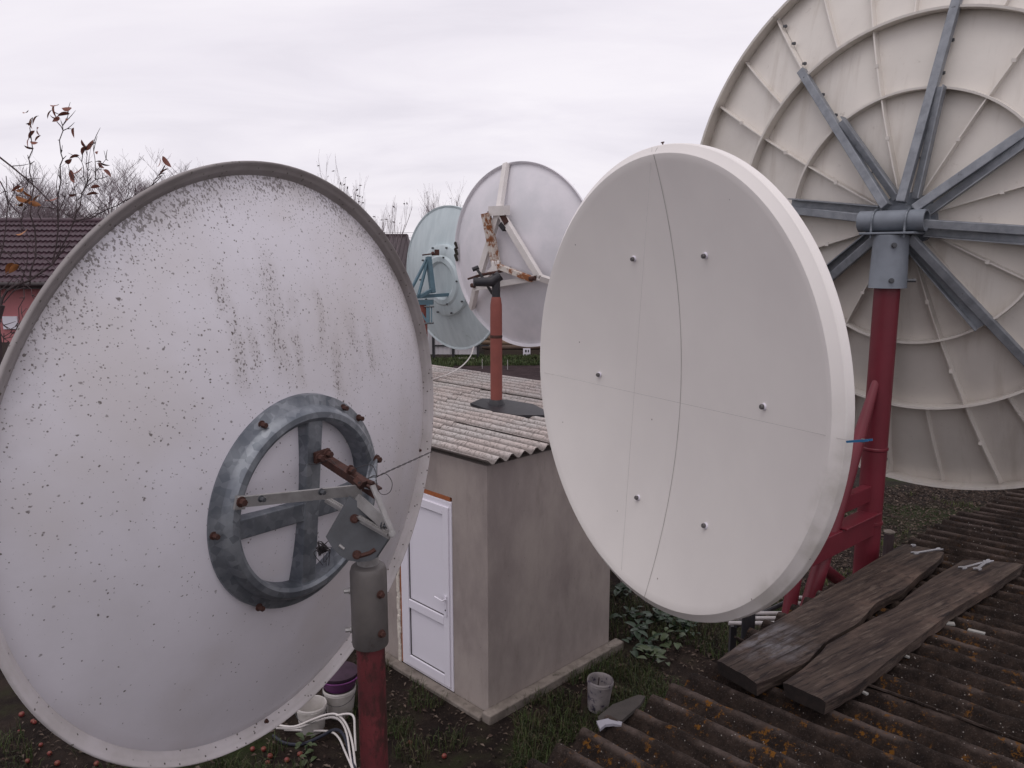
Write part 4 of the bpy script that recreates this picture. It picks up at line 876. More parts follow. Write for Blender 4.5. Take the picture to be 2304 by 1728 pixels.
# cable bundle at the front pole
dkc = paint('dark_blue_coax', (0.018, 0.02, 0.035), rough=0.45)
def gpt(x, y, z): return onz(x, y, z)
for i, (pts, mt_, lab) in enumerate((
    ([(618, 1630, .10), (660, 1635, .14), (700, 1620, .2), (735, 1608, .26), (758, 1608, .28), (778, 1628, .22), (792, 1668, .12), (800, 1728, .02)], CABW, 'upper white cable arching over to the front pole foot'),
    ([(622, 1638, .06), (668, 1638, .10), (708, 1624, .16), (744, 1614, .22), (766, 1622, .22), (780, 1650, .14), (788, 1700, .05), (797, 1740, .02)], CABW, 'lower white cable arching over to the front pole foot'),
    ([(640, 1642, .03), (700, 1644, .05), (742, 1646, .07), (762, 1660, .06), (776, 1690, .04), (796, 1736, .02)], CABW, 'straight white cable lying low beside the front pole'),
    ([(615, 1655, .02), (640, 1672, .02), (680, 1674, .03), (720, 1658, .06), (752, 1642, .09), (772, 1652, .09), (786, 1690, .05), (800, 1735, .02)], dkc, 'thick dark blue cable looping over grass to the front pole'),
    ([(757, 1610, .28), (784, 1606, .30), (796, 1614, .28), (798, 1640, .2), (800, 1690, .05)], CABW, 'short white cable loop close against the front pole'))):
    o = wire('cable', [gpt(*p) for p in pts], 0.016 if mt_ is dkc else 0.0105, mt_, None, 8); tag(o, lab, 'cable', 'cables at the front pole')

# ------------------------------------------------------------------ tube rack beyond the roof edge
rk = thing('metal_rack', 'pale tubular metal rack half hidden below the white dish', 'rack', at(1735, 1390, 4.05) * 1.0)
rk.location.z = 0; WM[rk.name] = Matrix.Translation(rk.location); rk.matrix_basis = WM[rk.name]
PALET = paint('pale_grey_tube', (0.50, 0.47, 0.47), (0.40, 0.37, 0.37), 0.4, 10)
for (x0, x1, y_, d_) in ((1640, 1752, 1402, 3.95), (1660, 1776, 1391, 4.02), (1690, 1776, 1380, 4.09), (1780, 1812, 1358, 4.2), (1780, 1813, 1345, 4.3)):
    m = MB(); m.tube([at(x0, y_, d_), at(x1, y_, d_)], 0.0105, 10); m.build('rung', PALET, rk)
for (x, y, d_) in ((1650, 1402, 4.0), (1800, 1352, 4.3)):
    p = at(x, y, d_); m = MB(); m.bar((p.x, p.y, 0), (p.x, p.y, p.z - .012), .03, .03, Y); m.build('leg', BLACKM, rk, smooth=False)
m = MB(); m.tube([at(1655, 1408, 3.97), at(1790, 1345, 4.33)], .012, 8); m.build('side_rail', BLACKM, rk)

# ------------------------------------------------------------------ pink house
HX0, HX1, HY = -19.0, -10.9, 22.0
hs = thing('house', 'pink house with dark purple tiled roof at far left', 'house', (-15, 25, 0))
zE, zR_, yR = 3.90, 5.75, 25.5
m = MB(); m.abox((HX0, HY + .5, 0), (HX1 - .4, HY + 7, zE - .1)); m.build('wall', paint('pink_render', (0.46, 0.175, 0.185), (0.38, 0.15, 0.155), 0.85, 3, 0.8, bmp=.15), hs, smooth=False)
t = MT('dark_purple_metal_tile', 0.45); _k = t.mix(t.ramp(t.noise(3, 5), .35, .7), (0.072, 0.040, 0.052), (0.05, 0.028, 0.036)); t.col(_k); TILE = t.m
nrow, ncol = 11, 54; m = MB(); vs = []; fs = []
sl = Vector((0, yR - HY, zR_ - zE)); L = sl.length; sd_ = sl.normalized(); sn = Vector((0, -sd_.z, sd_.y))
for r_ in range(nrow):
    base = len(vs)
    for j, (f_, lift) in enumerate(((0.0, 0.055), (1.0, 0.0))):
        for c in range(ncol * 4 + 1):
            x = HX0 + (HX1 - HX0) * c / (ncol * 4)
            vs.append(Vector((x, HY, zE)) + sd_ * (L * (r_ + f_) / nrow) + sn * (lift + 0.022 * math.cos(math.pi * c / 2)))
    n_ = ncol * 4 + 1
    for c in range(n_ - 1): fs.append((base + c, base + c + 1, base + n_ + c + 1, base + n_ + c))
    if r_:
        for c in range(n_ - 1): fs.append((base - n_ + c, base - n_ + c + 1, base + c + 1, base + c))
m.add(vs, fs); roof_o = m.build('roof', TILE, hs, ang=30)
m = MB(); m.add([(HX0, yR, zR_), (HX1, yR, zR_), (HX1, yR + 3.5, zE), (HX0, yR + 3.5, zE)], [(0, 1, 2, 3)]); m.build('rear_roof', TILE, hs, smooth=False)
m = MB(); m.prism([(HX1 - .402, HY + .5, zE - .1), (HX1 - .402, HY + 6.5, zE - .1), (HX1 - .402, yR, zR_ - .12)], X, .2); m.build('gable', D.materials['pink_render'], hs, smooth=False)
m = MB(); m.tube([(HX0, yR, zR_ + .02), (HX1 + .05, yR, zR_ + .02)], .09, 10); m.build('ridge_cap', TILE, hs)
m = MB(); m.tube([(HX0, HY - .03, zE - .03), (HX1, HY - .03, zE - .03)], .075, 10); m.bar((HX0, HY + .1, zE - .1), (HX1, HY + .1, zE - .1), .2, .1); m.build('gutter', paint('dark_brown_trim', (0.03, 0.02, 0.022), rough=.5), hs)
m = MB(); m.abox((-12.2, yR + .4, zE), (-11.5, yR + 1.1, zR_ + .35)); m.build('chimney', paint('brown_chimney', (0.11, 0.06, 0.05), rough=.9), hs, smooth=False)
m = MB(); m.abox((-14.62, HY + .44, 2.58), (-14.2, HY + .499, 2.95)); m.build('white_panel', PVC, hs, smooth=False)
m = MB(); m.abox((HX0, HY + .40, 0), (HX1 - .38, HY + .499, 2.2)); m.build('plinth', paint('dark_plinth', (0.06, .045, .04), rough=.9), hs, smooth=False)

# dark roofed house in the middle distance
h2 = thing('house', 'small house with dark hipped roof behind the front dish', 'house', (-9, 48, 0))
t = MT('dark_ribbed_metal', .5); t.col(t.mix(t.noise(2), (0.050, 0.032, 0.036), (0.035, 0.022, 0.026))); DRF = t.m
za, zb = 3.9, 5.85; X0, X1 = -17.0, -5.7
m = MB(); m.abox((X0 + .4, 45.4, 0), (X1 - .4, 52, za)); m.build('wall', paint('tan_wall', (0.28, 0.23, 0.19), rough=.9), h2, smooth=False)
m = MB(); m.add([(X0, 45, za - .1), (X1, 45, za - .1), (X1 - .7, 48.6, zb), (X0 + 2, 48.6, zb), (X1, 52.4, za - .1), (X0, 52.4, za - .1)], [(0, 1, 2, 3), (1, 4, 2), (4, 5, 3, 2), (5, 0, 3)]); hr = m.build('roof', DRF, h2, smooth=False)
for k in range(44):
    x = X0 + .3 + k * .25
    if x > X1 - .3: break
    f_ = 1.0 if x < X1 - .75 and x > X0 + 2 else (max(.05, (X1 - x) / .75) if x > X1 - .75 else max(.05, (x - X0) / 2))
    m = MB(); m.bar((x, 45, za - .08), (x, 45 + 3.6 * f_, za - .08 + (zb - za + .1) * f_), .04, .05); m.build('roof_rib', DRF, hr, smooth=False)
m = MB(); m.tube([(X0 + 2, 48.6, zb), (X1 - .7, 48.6, zb)], .1, 8); m.tube([(X1 - .7, 48.6, zb), (X1, 45, za)], .08, 8); m.build('ridge_cap', DRF, hr)

# fence of pale profiled sheets, timber barn, odds and ends at the far side of the plot
FZ0 = 0.12; fy = 35.5
fn = thing('fence', 'pale profiled sheet fence with dark posts beyond the garden', 'fence', (-3, fy, 0))
FWH = paint('pale_profiled_sheet', (0.50, 0.48, 0.50), (0.42, 0.40, 0.42), 0.5, 2)
posts = [-8.4, -5.9, -3.58, -2.68, -1.55]
for i in range(4):
    m = MB(); x0, x1 = posts[i] + .06, posts[i + 1] - .06; n_ = int((x1 - x0) / .05); vs = []
    for k in range(n_ + 1):
        x = x0 + (x1 - x0) * k / n_; y_ = fy - .02 + (.012 if (k // 2) % 2 else -.012)
        vs += [(x, y_, .2), (x, y_, 1.9), (x, y_ + .006, .2), (x, y_ + .006, 1.9)]
    fs = []
    for k in range(n_): a = 4 * k; fs += [(a, a + 4, a + 5, a + 1), (a + 2, a + 3, a + 7, a + 6), (a + 1, a + 5, a + 7, a + 3)]
    m.add(vs, fs); m.build('fence_panel', FWH, fn, smooth=False)
for x in posts:
    m = MB(); m.abox((x - .06, fy - .1, 0), (x + .06, fy + .04, 2.0)); m.build('post', BLACKM, fn, smooth=False)
m = MB()
for z_ in (.62, 1.55): m.abox((posts[0], fy - .085, z_), (posts[1] - .07, fy - .04, z_ + .06)); m.abox((posts[2] + .07, fy - .085, z_ - .05), (posts[4] + .5, fy - .04, z_ + .02))
m.build('rail', BLACKM, fn, smooth=False)
bn = thing('log_barn', 'log barn wall of pale round timbers beyond the garden', 'barn', (0, 37.5, 0))
LOGM = paint('weathered_log', (0.27, 0.185, 0.125), (0.17, 0.11, 0.08), .85, 3, .9, (0.07, .05, .04), .62, .75, 6)
LOGE = paint('dark_weathered_log', (0.16, 0.11, 0.085), (0.10, 0.07, 0.055), .85, 3, .9)
for k in range(9):
    z_ = .42 + k * .225
    m = MB(); m.tube([(-1.35 + random.uniform(-.1, .05), 36.6, z_), (.2, 36.6, z_ + random.uniform(-.02, .02)), (1.72 + random.uniform(-.1, .1), 36.6, z_)], .125, 10); m.build('log', LOGM if k % 3 else LOGE, bn)
m = MB(); m.abox((-1.3, 36.75, 0), (1.7, 40, 2.3)); m.abox((-1.3, 36.4, 0), (1.7, 36.7, .28)); m.build('core_wall', paint('dark_chinking', (0.06, .045, .035), rough=.9), bn, smooth=False)
m = MB(); m.add([(-1.6, 36.2, 2.4), (2, 36.2, 2.4), (2, 38.3, 3.3), (-1.6, 38.3, 3.3), (2, 40.4, 2.4), (-1.6, 40.4, 2.4)], [(0, 1, 2, 3), (3, 2, 4, 5), (1, 4, 2), (0, 3, 5)]); m.build('roof', DRF, bn, smooth=False)
s2 = thing('lean_to', 'low dark stone lean-to right of the log barn', 'lean-to', (3, 37, 0))
m = MB(); m.abox((1.9, 36.7, 0), (4.8, 39, 1.0)); m.abox((2.5, 36.55, 0), (3.1, 36.72, .8)); m.build('wall', paint('rubble_stone', (0.16, .125, .105), (0.09, .07, .06), .9, 2, .9, bmp=.5), s2, smooth=False)
m = MB(); m.add([(1.8, 36.5, 1.05), (5, 36.5, 1.05), (5, 39, 1.4), (1.8, 39, 1.4)], [(0, 1, 2, 3)]); m.build('roof', DRF, s2, smooth=False)
p = onz(1185, 796, .1); wb = thing('box', 'small white box with holes standing by the far lean-to', 'box', (p.x, p.y, 0))
m = MB(); m.abox((p.x - .17, p.y - .1, 0), (p.x + .17, p.y + .1, .36)); m.build('body', PVC, wb, smooth=False)
m = MB(); m.abox((p.x - .08, p.y - .108, .18), (p.x + .0, p.y - .101, .3)); m.abox((p.x + .05, p.y - .108, .18), (p.x + .11, p.y - .101, .3)); m.build('hole', BLACKM, wb, smooth=False)
p0_, p1_ = onz(1026, 806, .05), onz(1067, 807, .05); m = MB(); m.bar(p0_, p1_, .16, .05); o = m.build('board', paint('pale_board', (.36, .33, .32), rough=.8), smooth=False); tag(o, 'long pale board lying flat on grass before the far fence', 'board')
for (x, y0_, y1_, lab) in ((1085, 815, 830, 'thin pale stake left in the bare garden soil'), (1142, 824, 832, 'thin pale stake right of the red pole in garden soil')):
    q = onz(x, y1_, 0); m = MB(); m.tube([q, q + Z * .42], .012, 6); o = m.build('garden_stake', PALET); tag(o, lab, 'stake')

# power lines
for y_, z_, lab in ((519, 0, 'upper overhead power line against the sky'), (531, 0, 'lower overhead power line against the sky')):
    a, b_ = at(560, y_ - 1, 46), at(1500, y_ + 2, 46); mid_ = a.lerp(b_, .5) - Z * .12
    o = wire('power_line', [a, mid_, b_], .009, WIREM, None, 5); tag(o, lab, 'power line', 'overhead power lines')
ut = thing('utility_pole', 'wooden utility pole behind the white dish carrying wires', 'utility pole', (at(1500, 520, 46).x, at(1500, 520, 46).y, 0))
q = at(1500, 520, 46); m = MB(); m.tube([(q.x, q.y, 0), (q.x, q.y, q.z + .3)], [.14, .09], 10); m.build('pole', BARK, ut); m = MB(); m.bar((q.x - .6, q.y, q.z), (q.x + .6, q.y, q.z), .1, .1); m.build('crossarm', BARK, ut)
ut = thing('utility_pole', 'wooden utility pole behind the front dish carrying wires', 'utility pole', (at(560, 520, 46).x, at(560, 520, 46).y, 0))
q = at(560, 520, 46); m = MB(); m.tube([(q.x, q.y, 0), (q.x, q.y, q.z + .3)], [.14, .09], 10); m.build('pole', BARK, ut); m = MB(); m.bar((q.x - .6, q.y, q.z), (q.x + .6, q.y, q.z), .1, .1); m.build('crossarm', BARK, ut)

# ------------------------------------------------------------------ bare trees far away
def bare_tree(base, height, spread, seed, label, upright=0.6, leaves=0, lev=4, dens=1.0, twig=.012, r0=None, bark=None):
    bark = bark or BARKF
    rn = random.Random(seed); t_ = thing('bare_tree', label, 'tree', base, 'bare trees on the skyline')
    tk = MB(); cr_ = MB(); lf_ = MB(); base = Vector(base); r0 = r0 or height * .014
    tips = []
    def grow(p, d, L, r, l):
        n_ = 3; pts = [p]; dd = d.copy()
        for i in range(n_):
            dd = (dd + Vector((rn.gauss(0, .10), rn.gauss(0, .10), .05 + .12 * upright))).normalized(); pts.append(pts[-1] + dd * L / n_)
        (tk if l == 0 else cr_).tube(pts, [max(twig * .6, r * (1 - .55 * i / n_)) for i in range(n_ + 1)], 7 if l == 0 else 4 if l < 2 else 3, cap=False)
        if l >= lev: tips.append(pts[-1]); return
        k_ = int((rn.randint(4, 6) if l == 0 else rn.randint(3, 5)) * dens)
        for i in range(k_):
            f_ = rn.uniform(.3, 1) if l else rn.uniform(.35, 1); j = min(n_ - 1, int(f_ * n_)); q_ = pts[j].lerp(pts[j + 1], f_ * n_ - j)
            a = rn.uniform(0, 2 * math.pi); s_ = Vector((math.cos(a), math.sin(a), 0)) * spread
            grow(q_, (dd * upright + s_ * (1 - upright) * 1.5 + Z * .25).normalized(), L * rn.uniform(.5, .72), r * rn.uniform(.4, .55), l + 1)
    grow(base, Vector((rn.gauss(0, .03), rn.gauss(0, .03), 1)).normalized(), height * .52, r0, 0)
    tk.build('trunk', bark, t_); cr_.build('crown', bark, t_)
    if leaves and tips:
        for _ in range(leaves):
            q_ = rn.choice(tips); a = Vector((rn.gauss(0, 1), rn.gauss(0, 1), rn.gauss(0, 1))).normalized(); b_ = a.orthogonal().normalized()
            lf_.add([q_, q_ + a * .09 + b_ * .05, q_ + a * .2, q_ + a * .09 - b_ * .05], [(0, 1, 2, 3)])
        o = lf_.build('leaves', BARK, t_, smooth=False); o['kind'] = 'stuff'
    return t_
BARKD = paint('dull_plum_bark', (0.20, 0.155, 0.17), (0.14, 0.11, 0.12), 0.85, 3, 0.8)
def tree_px(x, ytop, depth): 
    p = at(x, ytop, depth); return (p.x, p.y, 0), p.z
skl = [(35, 462, 44, .9, 'bare tree right behind the leafy apple tips'), (86, 450, 50, .9, 'bare tree over the middle of the purple roof'), (135, 452, 49, .9, 'bare tree between two leafless neighbours above the purple roof end'), (188, 438, 51, .9, 'bare bushy tree beyond the brown chimney'), (238, 425, 50, 1.0, 'bare bushy tree left of the tallest broad crown'), (285, 418, 49, 1.0, 'bare bushy tree right of the tallest broad crown'),
       (10, 455, 46, .9, 'bare skyline tree at far left above the pink house'), (60, 470, 60, .9, 'bare tree second from left on the skyline'), (112, 460, 52, .9, 'bare tree third from left over the purple roof'),
       (160, 475, 62, .9, 'pale far bare tree behind the apple twigs'), (215, 440, 48, 1.0, 'broad bare tree right of the apple twigs'), (262, 415, 47, 1.0, 'tallest broad bare tree left of the front dish'), (305, 425, 50, 1.0, 'broad bare tree touching the front dish edge')]
for i, (x, y, d_, sp_, lab) in enumerate(skl):
    b_, h_ = tree_px(x, y, d_); bare_tree(b_, h_ * 1.16, sp_, 20 + i, lab, .5, 0, 5, 1.08, .009, None, BARKD)
pop = [(432, 352, 40, 'slim bare treetop peeping over the front dish left of its crest'), (478, 346, 42, 'slim bare treetop peeping over the front dish at its crest'), (722, 372, 42, 'slim leafy topped tree over the front dish right shoulder'), (782, 398, 42, 'upright bare poplar just above the front dish right shoulder'),
       (818, 405, 43, 'upright bare poplar with seed tufts between two dishes'), (852, 418, 41, 'upright bare poplar nearest the dark roofed house')]
for i, (x, y, d_, lab) in enumerate(pop):
    b_, h_ = tree_px(x, y, d_); bare_tree(b_, h_ * .97, .5, 50 + i, lab, .72, 12, 4, .85, .006, h_ * .009)
for i, (x, y, d_, lab) in enumerate(((1028, 412, 55, 'bare birch crown above the green dish'), (1012, 430, 58, 'smaller bare birch crown left above the green dish'), (1298, 405, 56, 'bare birch tip between grey dish and white dish'), (1310, 425, 60, 'lower bare birch tip touching the white dish'))):
    b_, h_ = tree_px(x, y, d_); bare_tree(b_, h_, .6, 80 + i, lab, .62, 6, 4, 1.0, .006, h_ * .009)
for i, (x, y, d_, lab) in enumerate(((884, 528, 52, 'low bare shrub behind the dark hipped roof'), (906, 536, 52, 'small bare sapling at the dark roof corner'))):
    b_, h_ = tree_px(x, y, d_); bare_tree(b_, h_, .7, 95 + i, lab, .6, 6, 3, 1.0, .006)

# ------------------------------------------------------------------ apple tree at the left
AD = 6.0
def ap(x, y, d_=None): return at(x / 2.552, 200 + y / 2.552, d_ or AD)     # picture measurements of the twigs, set at their distance
tb = ap(60, 1500); tb = Vector((tb.x - .75, tb.y, 0))
apt = thing('apple_tree', 'young apple tree with last brown leaves left of the front dish', 'tree', tb)
m = MB(); m.tube([tb, tb + Vector((.12, 0, 1.2)), tb + Vector((.3, .0, 2.2)), ap(-20, 1500), ap(-30, 1350), ap(5, 1240)], [.07, .06, .05, .042, .035, .03], 10); m.build('trunk', BARK, apt)
tw_ = [([(170, 1130), (205, 960), (200, 800), (180, 640), (170, 480), (165, 400), (180, 290), (188, 165)], 9, 6.0), ([(300, 1000), (335, 800), (332, 620), (345, 440), (350, 370), (362, 240), (328, 190), (300, 95)], 8, 6.1), ([(362, 240), (385, 180), (380, 108)], 4, 6.1),
       ([(362, 240), (405, 230), (420, 242)], 3, 6.1), ([(330, 620), (340, 450), (385, 420)], 3, 6.1), ([(300, 1010), (380, 860), (435, 720), (470, 600), (550, 520), (620, 500)], 7, 5.9), ([(435, 720), (430, 580), (440, 480)], 4, 5.9), ([(500, 560), (480, 450), (450, 392), (405, 385)], 4, 5.9),
       ([(470, 600), (505, 470), (500, 380), (480, 320)], 4, 5.9), ([(505, 470), (522, 330)], 3, 5.9), ([(550, 520), (545, 400), (535, 320), (550, 303)], 4, 5.9), ([(550, 520), (580, 440), (597, 355)], 4, 5.9), ([(-5, 390), (150, 515), (280, 640), (390, 730), (500, 780)], 8, 5.8), ([(0, 530), (40, 640), (130, 790), (200, 960)], 6, 6.2),
       ([(420, 760), (520, 745), (620, 690), (720, 640), (830, 580), (890, 520), (945, 440)], 6, 5.7), ([(905, 500), (930, 470), (938, 530)], 3, 5.7), ([(5, 1240), (40, 1160), (170, 1100), (300, 1010), (400, 880)], 14, 5.9), ([(5, 1240), (-10, 1000), (30, 820), (35, 500)], 8, 6.1), ([(170, 1100), (60, 960), (0, 880)], 6, 6.0),
       ([(300, 1010), (200, 940), (90, 940), (0, 935)], 5, 5.9), ([(100, 640), (125, 600), (165, 520), (130, 530)], 3, 6.0), ([(60, 720), (80, 600), (105, 545)], 4, 6.1), ([(335, 800), (375, 620), (372, 450)], 4, 6.0), ([(240, 760), (230, 680), (330, 700)], 4, 6.0), ([(0, 1160), (80, 1080), (180, 1150), (225, 1250)], 5, 5.8),
       ([(20, 1230), (110, 1130), (160, 900), (120, 760), (150, 640)], 6, 6.2), ([(130, 1090), (140, 1200), (110, 1320), (100, 1400)], 5, 5.8), ([(0, 1320), (60, 1380), (120, 1340), (100, 1450), (95, 1510)], 4, 5.6), ([(20, 1460), (60, 1400), (110, 1420), (105, 1500)], 4, 5.6), ([(0, 1400), (50, 1450), (20, 1560)], 5, 5.7), ([(160, 1290), (140, 1330), (150, 1260), (180, 1270)], 4, 5.7), ([(440, 690), (500, 740), (560, 700), (640, 640)], 4, 5.9)]
for pts, r_, d_ in tw_:
    P = [ap(x, y, d_) for x, y in pts]; q = []
    for i in range(len(P) - 1):
        q.append(P[i]); q.append(P[i].lerp(P[i + 1], .5) + Vector((random.gauss(0, .010), random.gauss(0, .02), random.gauss(0, .008))))
    q.append(P[-1]); m = MB(); n_ = len(q); m.tube(q, [r_ * .00082 * (1 - .6 * i / (n_ - 1)) for i in range(n_)], 6)
    for i in range(1, n_ - 1):                                    # spurs
        if random.random() < .55:
            a = (q[i + 1] - q[i]).normalized(); s_ = Vector((random.gauss(0, 1), random.gauss(0, .5), random.gauss(0, .6))).normalized(); m.tube([q[i], q[i] + (s_ + a * .6).normalized() * random.uniform(.02, .05)], [.004, .002], 5)
    for i in range(1, n_ - 1):                                    # finer side twigs
        if random.random() < .34:
            a = (q[i + 1] - q[i]).normalized(); s_ = (Vector((random.gauss(0, 1), random.gauss(0, .4), random.gauss(.3, .5))).normalized() * .8 + a).normalized(); L_ = random.uniform(.05, .15)
            e1 = q[i] + s_ * L_ * .5 + Vector((random.gauss(0, .01), 0, .01)); m.tube([q[i], e1, e1 + (s_ + Z * .25).normalized() * L_ * .5], [.0035, .0026, .0012], 5)
    m.build('branch', BARK, apt)
def leaf_mesh(name, mat, L=.075, W=.034, curl=.3):
    vs = []; n_ = 5
    for i in range(n_ + 1):
        f_ = i / n_; wd = W * math.sin(math.pi * min(1, f_ * .92 + .06)) ** .8 if 0 < i < n_ else .0015
        for s_ in (-1, 0, 1): vs.append((s_ * wd * .5 * 1.0, L * f_, -curl * L * f_ * f_ + abs(s_) * .2 * wd))
    fs = []
    for i in range(n_):
        for j in range(2): fs.append((3 * i + j, 3 * i + j + 1, 3 * i + j + 4, 3 * i + j + 3))
    me = D.meshes.new(name); me.from_pydata(vs, [], fs); me.materials.append(mat); me.polygons.foreach_set('use_smooth', [True] * len(fs)); return me
lm = [leaf_mesh('leaf', LEAFB), leaf_mesh('leaf', LEAFO, .08, .042, .5), leaf_mesh('leaf', LEAFB, .065, .026, .8)]
lv = [(150, 145), (200, 158), (172, 185), (155, 212), (205, 232), (180, 255), (212, 280), (153, 292), (197, 311), (160, 337), (300, 105), (312, 98), (283, 135), (298, 168), (326, 172), (380, 115), (374, 142), (395, 183), (412, 238), (478, 318), (476, 350), (508, 337), (428, 385), (567, 370), (560, 414), (572, 435), (598, 435), (615, 478), (440, 480), (410, 490), (415, 522), (388, 420), (128, 580), (150, 605), (110, 630), (160, 645), (190, 658), (105, 672), (205, 620), (285, 640), (545, 560), (535, 600), (925, 435), (942, 468), (948, 410), (120, 835), (60, 1010), (90, 1020), (40, 1060), (100, 560), (420, 610)]
for i, (x, y) in enumerate(lv):
    o = D.objects.new('leaf', lm[1] if 32 <= i <= 38 or i in (2, 45, 46, 47) else random.choice((lm[0], lm[0], lm[2])))
    c_ = ap(x, y, 6.0 - .1 * (x > 400) - .2 * (x > 800)); ax = Vector((random.gauss(0, 1), random.gauss(0, .6), random.gauss(-.25, .5))).normalized()
    z_ = ax.cross(Vector((random.gauss(0, .7), random.gauss(-1, .4), random.gauss(0, .7)))).normalized(); x_ = ax.cross(z_)
    s_ = random.uniform(.85, 1.25)
    link(o, apt, mat4(c_ - ax * .035, x_ * s_, ax * s_, z_ * s_))

# ------------------------------------------------------------------ windfall apples
t = MT('red_apple_skin', .35); t.col(t.mix(t.ramp(t.noise(14), .4, .65), (0.17, .030, .030), (0.20, .075, .035))); APL = t.m
am = MB(); am.lathe([(.001, .010), (.010, .004), (.022, .006), (.032, .022), (.033, .036), (.026, .052), (.012, .060), (.004, .052), (.001, .050)], 16); am.lathe([(.0015, .05), (.0012, .068), (.0001, .069)], 5)
apple0 = None
for i, (x, y) in enumerate(((75, 1626), (93, 1680), (62, 1718), (78, 1628), (570, 1690), (594, 1690), (608, 1706), (675, 1702), (42, 1650), (110, 1700), (130, 1722), (50, 1612), (220, 1722), (600, 1722), (645, 1716), (924, 1674), (1000, 1706))):
    p = onz(x, y, .0); M_ = Matrix.Translation(p) @ Matrix.Scale(random.uniform(.6, .85), 4) @ Matrix.Rotation(random.uniform(0, 6), 4, 'Z') @ Matrix.Rotation(random.uniform(-.6, .6), 4, 'X')
    if apple0 is None: o = apple0 = am.build('apple', APL, None, fr=M_)
    else: o = apple0.copy(); C.objects.link(o); o.matrix_basis = M_
    tag(o, 'small red windfall apple on dark ground under the left rim of the front dish' if x < 300 else 'small red windfall apple in grass below the front pole cables' if x < 700 else 'small red windfall apple lying on bare soil before the shed door', 'apple', 'windfall apples on the ground')

# ------------------------------------------------------------------ grass, litter, weeds
def inside_shed(p):
    q = p - K; u, v = q.dot(U), q.dot(V); return (-0.13 < u < 2.1 and -0.13 < v < 6) or (1.9 < u < 3.5 and 1.3 < v < 6)
def scatter_grass(name, areas, mat, hmin, hmax, cols, wid, seed, label):
    rn = random.Random(seed); vs = []; fs = []; cl = []
    for (x0, x1, y0, y1, n_, thr) in areas:
        for _ in range(n_):
            p = Vector((rn.uniform(x0, x1), rn.uniform(y0, y1), 0))
            d_ = noise.noise(p * .9 + Vector((seed, 3, 0))) + .5 * noise.noise(p * 2.7)
            if d_ < thr or inside_shed(p): continue
            h = rn.uniform(hmin, hmax) * (1 + .6 * d_); a = rn.uniform(0, 6.283); le = rn.uniform(.2, .9) * h; dx, dy = math.cos(a), math.sin(a); wd = wid * rn.uniform(.6, 1.3)
            b_ = len(vs); px, py = -dy * wd, dx * wd
            vs += [(p.x - px, p.y - py, 0), (p.x + px, p.y + py, 0), (p.x + dx * le * .4 + px * .7, p.y + dy * le * .4 + py * .7, h * .65), (p.x + dx * le * .4 - px * .7, p.y + dy * le * .4 - py * .7, h * .65), (p.x + dx * le, p.y + dy * le, h * rn.uniform(.6, 1))]
            fs += [(b_, b_ + 1, b_ + 2, b_ + 3), (b_ + 3, b_ + 2, b_ + 4)]; c = rn.choice(cols); f_ = rn.uniform(.7, 1.25); c = (c[0] * f_, c[1] * f_, c[2] * f_, 1); cl += [c, c]
    m_ = MB(); m_.v = [Vector(v) for v in vs]; m_.f = fs; m_.c = cl; o = m_.build(name, mat, None, smooth=False, fr=Matrix.Identity(4), kind='stuff'); tag(o, label, 'grass'); return o
GC_ = [(.030, .054, .013), (.044, .072, .018), (.062, .088, .023), (.016, .026, .009), (.060, .056, .024), (.09, .075, .042)]
scatter_grass('grass', [(0.9, 4.2, 7.0, 12.5, 22000, -.15), (0.0, 1.8, 5.8, 8.3, 9000, -.05), (-2.6, 0.2, 5.6, 9.0, 13000, .02), (-5.0, -1.6, 5.2, 9.5, 12000, .05)], GRASS, .05, .16, GC_, .0035, 1, 'dark rough grass around the shed and under the dishes')
scatter_grass('grass', [(3.8, 11.5, 8.5, 15, 26000, .42)], GRASS, .04, .10, [(.060, .085, .018), (.085, .105, .022), (.045, .06, .018)], .005, 5, 'bright green grass tufts in the brown ground under the huge dish')
scatter_grass('grass', [(-8.5, -2.5, 27, 35.3, 14000, -.35), (-2.6, 5.5, 33.2, 36.3, 9000, -.4)], GRASS, .06, .2, [(.05, .085, .025), (.07, .105, .03), (.04, .062, .02), (.09, .10, .04)], .016, 9, 'green grass strip before the far fence and barn')
def litter(name, areas, seed, label):
    rn = random.Random(seed); m_ = MB(); vs = []; fs = []; cl = []
    for (x0, x1, y0, y1, n_, sz) in areas:
        for _ in range(n_):
            p = Vector((rn.uniform(x0, x1), rn.uniform(y0, y1), rn.uniform(.004, .03)))
            if inside_shed(p): continue
            a = Vector((rn.gauss(0, 1), rn.gauss(0, 1), rn.gauss(0, .25))).normalized(); b_ = Vector((-a.y, a.x, rn.gauss(0, .4))).normalized(); s_ = sz * rn.uniform(.5, 1.2); k_ = len(vs)
            w_ = .45 if rn.random() < .6 else .07
            vs += [p - a * s_, p + b_ * s_ * w_ + Z * .01, p + a * s_, p - b_ * s_ * w_ + Z * .006]; fs.append((k_, k_ + 1, k_ + 2, k_ + 3))
            f_ = rn.uniform(.4, 1.2); c = rn.choice(((.105, .070, .055), (.088, .056, .045), (.13, .092, .070), (.066, .045, .037), (.17, .13, .105))); cl.append((c[0] * f_, c[1] * f_, c[2] * f_, 1))
    m_.v = [Vector(v) for v in vs]; m_.f = fs; m_.c = cl; o = m_.build(name, LITTER, None, smooth=False, fr=Matrix.Identity(4), kind='stuff'); tag(o, label, 'leaf litter')
litter('leaf_litter', [(3.6, 12, 8, 15.5, 42000, .032), (.4, 4.2, 5.5, 11, 7000, .028), (-5, .4, 5.2, 9.5, 6000, .026)], 11, 'brown fallen leaves and dead stalks on the ground')
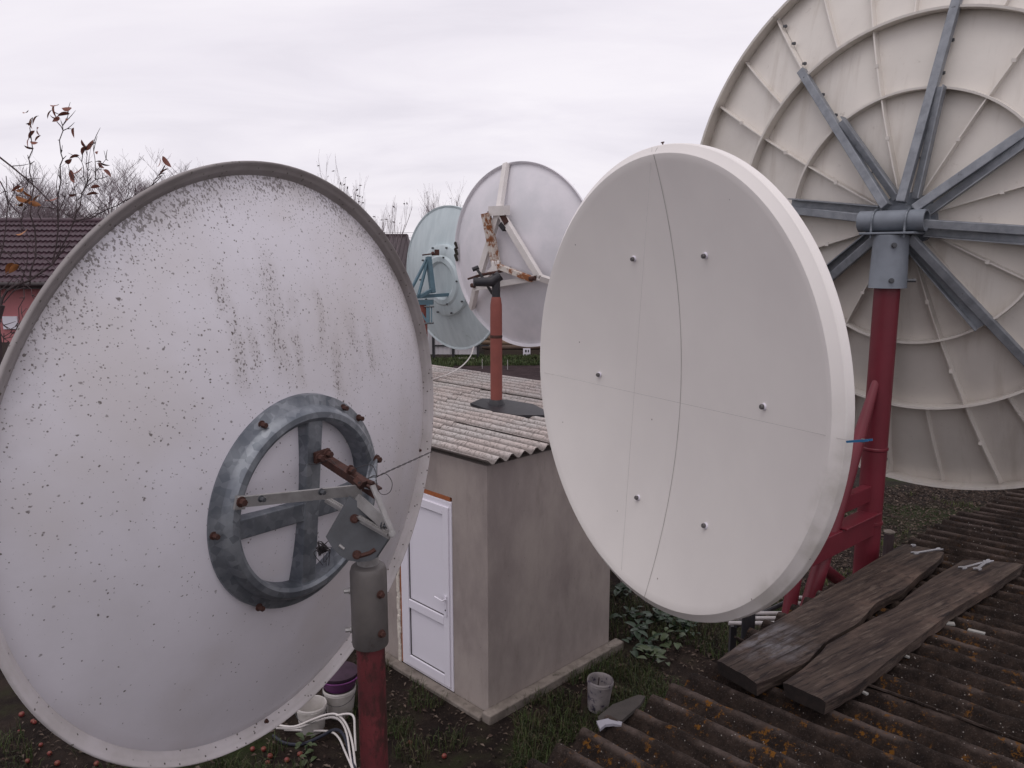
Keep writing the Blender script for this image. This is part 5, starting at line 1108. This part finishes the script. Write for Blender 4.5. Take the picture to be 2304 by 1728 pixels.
# broad-leaved weeds beside the shed
wl = [leaf_mesh('leaf', LEAFG, .17, .10, .45), leaf_mesh('leaf', paint('pale_weed_leaf', (0.050, .070, .026), (0.032, .05, .018), .5, 18, .8, bmp=.3), .16, .10, .5)]
wpos = [((1440, 1432), 'leafy weed rosette nearest the shed plinth end'), ((1478, 1400), 'tall dark leafy weed under the white dish bottom'), ((1500, 1450), 'pale broad leafed weed at the edge of bare soil'), ((1470, 1490), 'yellowish green weed rosette near the slate roof corner'), ((1420, 1395), 'dark leafy weed close to the shed wall corner'), ((1545, 1425), 'small leafy weed right below the white dish'),
        ((1450, 1462), 'dock weed with wide leaves by the grey bucket'), ((1520, 1408), 'dense leafy weed hiding under the white dish rim'), ((690, 1695), 'small green weed beside the dark blue cable'), ((1400, 1340), 'leafy weed highest up along the shed side')]
for i, ((x, y), lab) in enumerate(wpos):
    p = onz(x, y, 0.0); wd_ = thing('weed_plant', lab, 'weed', p, 'leafy weeds by the shed')
    for k in range(16):
        a = k * 2.4 + random.uniform(-.3, .3); el = random.uniform(.25, 1.0); d_ = Vector((math.cos(a) * math.cos(el), math.sin(a) * math.cos(el), math.sin(el))); up_ = (Z - d_ * d_.z).normalized(); s_ = random.uniform(.45, 1.0) * (.6 if i == 8 else 1)
        o = D.objects.new('leaf', wl[1] if i in (2, 3, 8) else wl[0]); link(o, wd_, mat4(p + d_ * random.uniform(0, .09) + Z * random.uniform(.0, .08) + Vector((random.gauss(0, .06), random.gauss(0, .06), 0)), d_.cross(up_) * s_, d_ * s_, up_ * s_))
    m = MB(); m.tube([p, p + Z * .08], [.012, .006], 6); m.build('stem', LEAFG, wd_)
# small post stub with a stone on top behind the board
p = at(1998, 1235, 4.75); st_ = thing('stake', 'short dark stake with grey cap beyond the first board', 'stake', (p.x, p.y, 0))
m = MB(); m.tube([(p.x, p.y, 0), (p.x, p.y, p.z + .1)], .03, 8); m.build('shaft', BARK, st_); m = MB(); m.lathe([(.03, 0), (.034, .010), (.02, .018), (.001, .02)], 10, (Vector((p.x, p.y, p.z + .1)), X, Y, Z)); m.build('cap', CONC, st_)
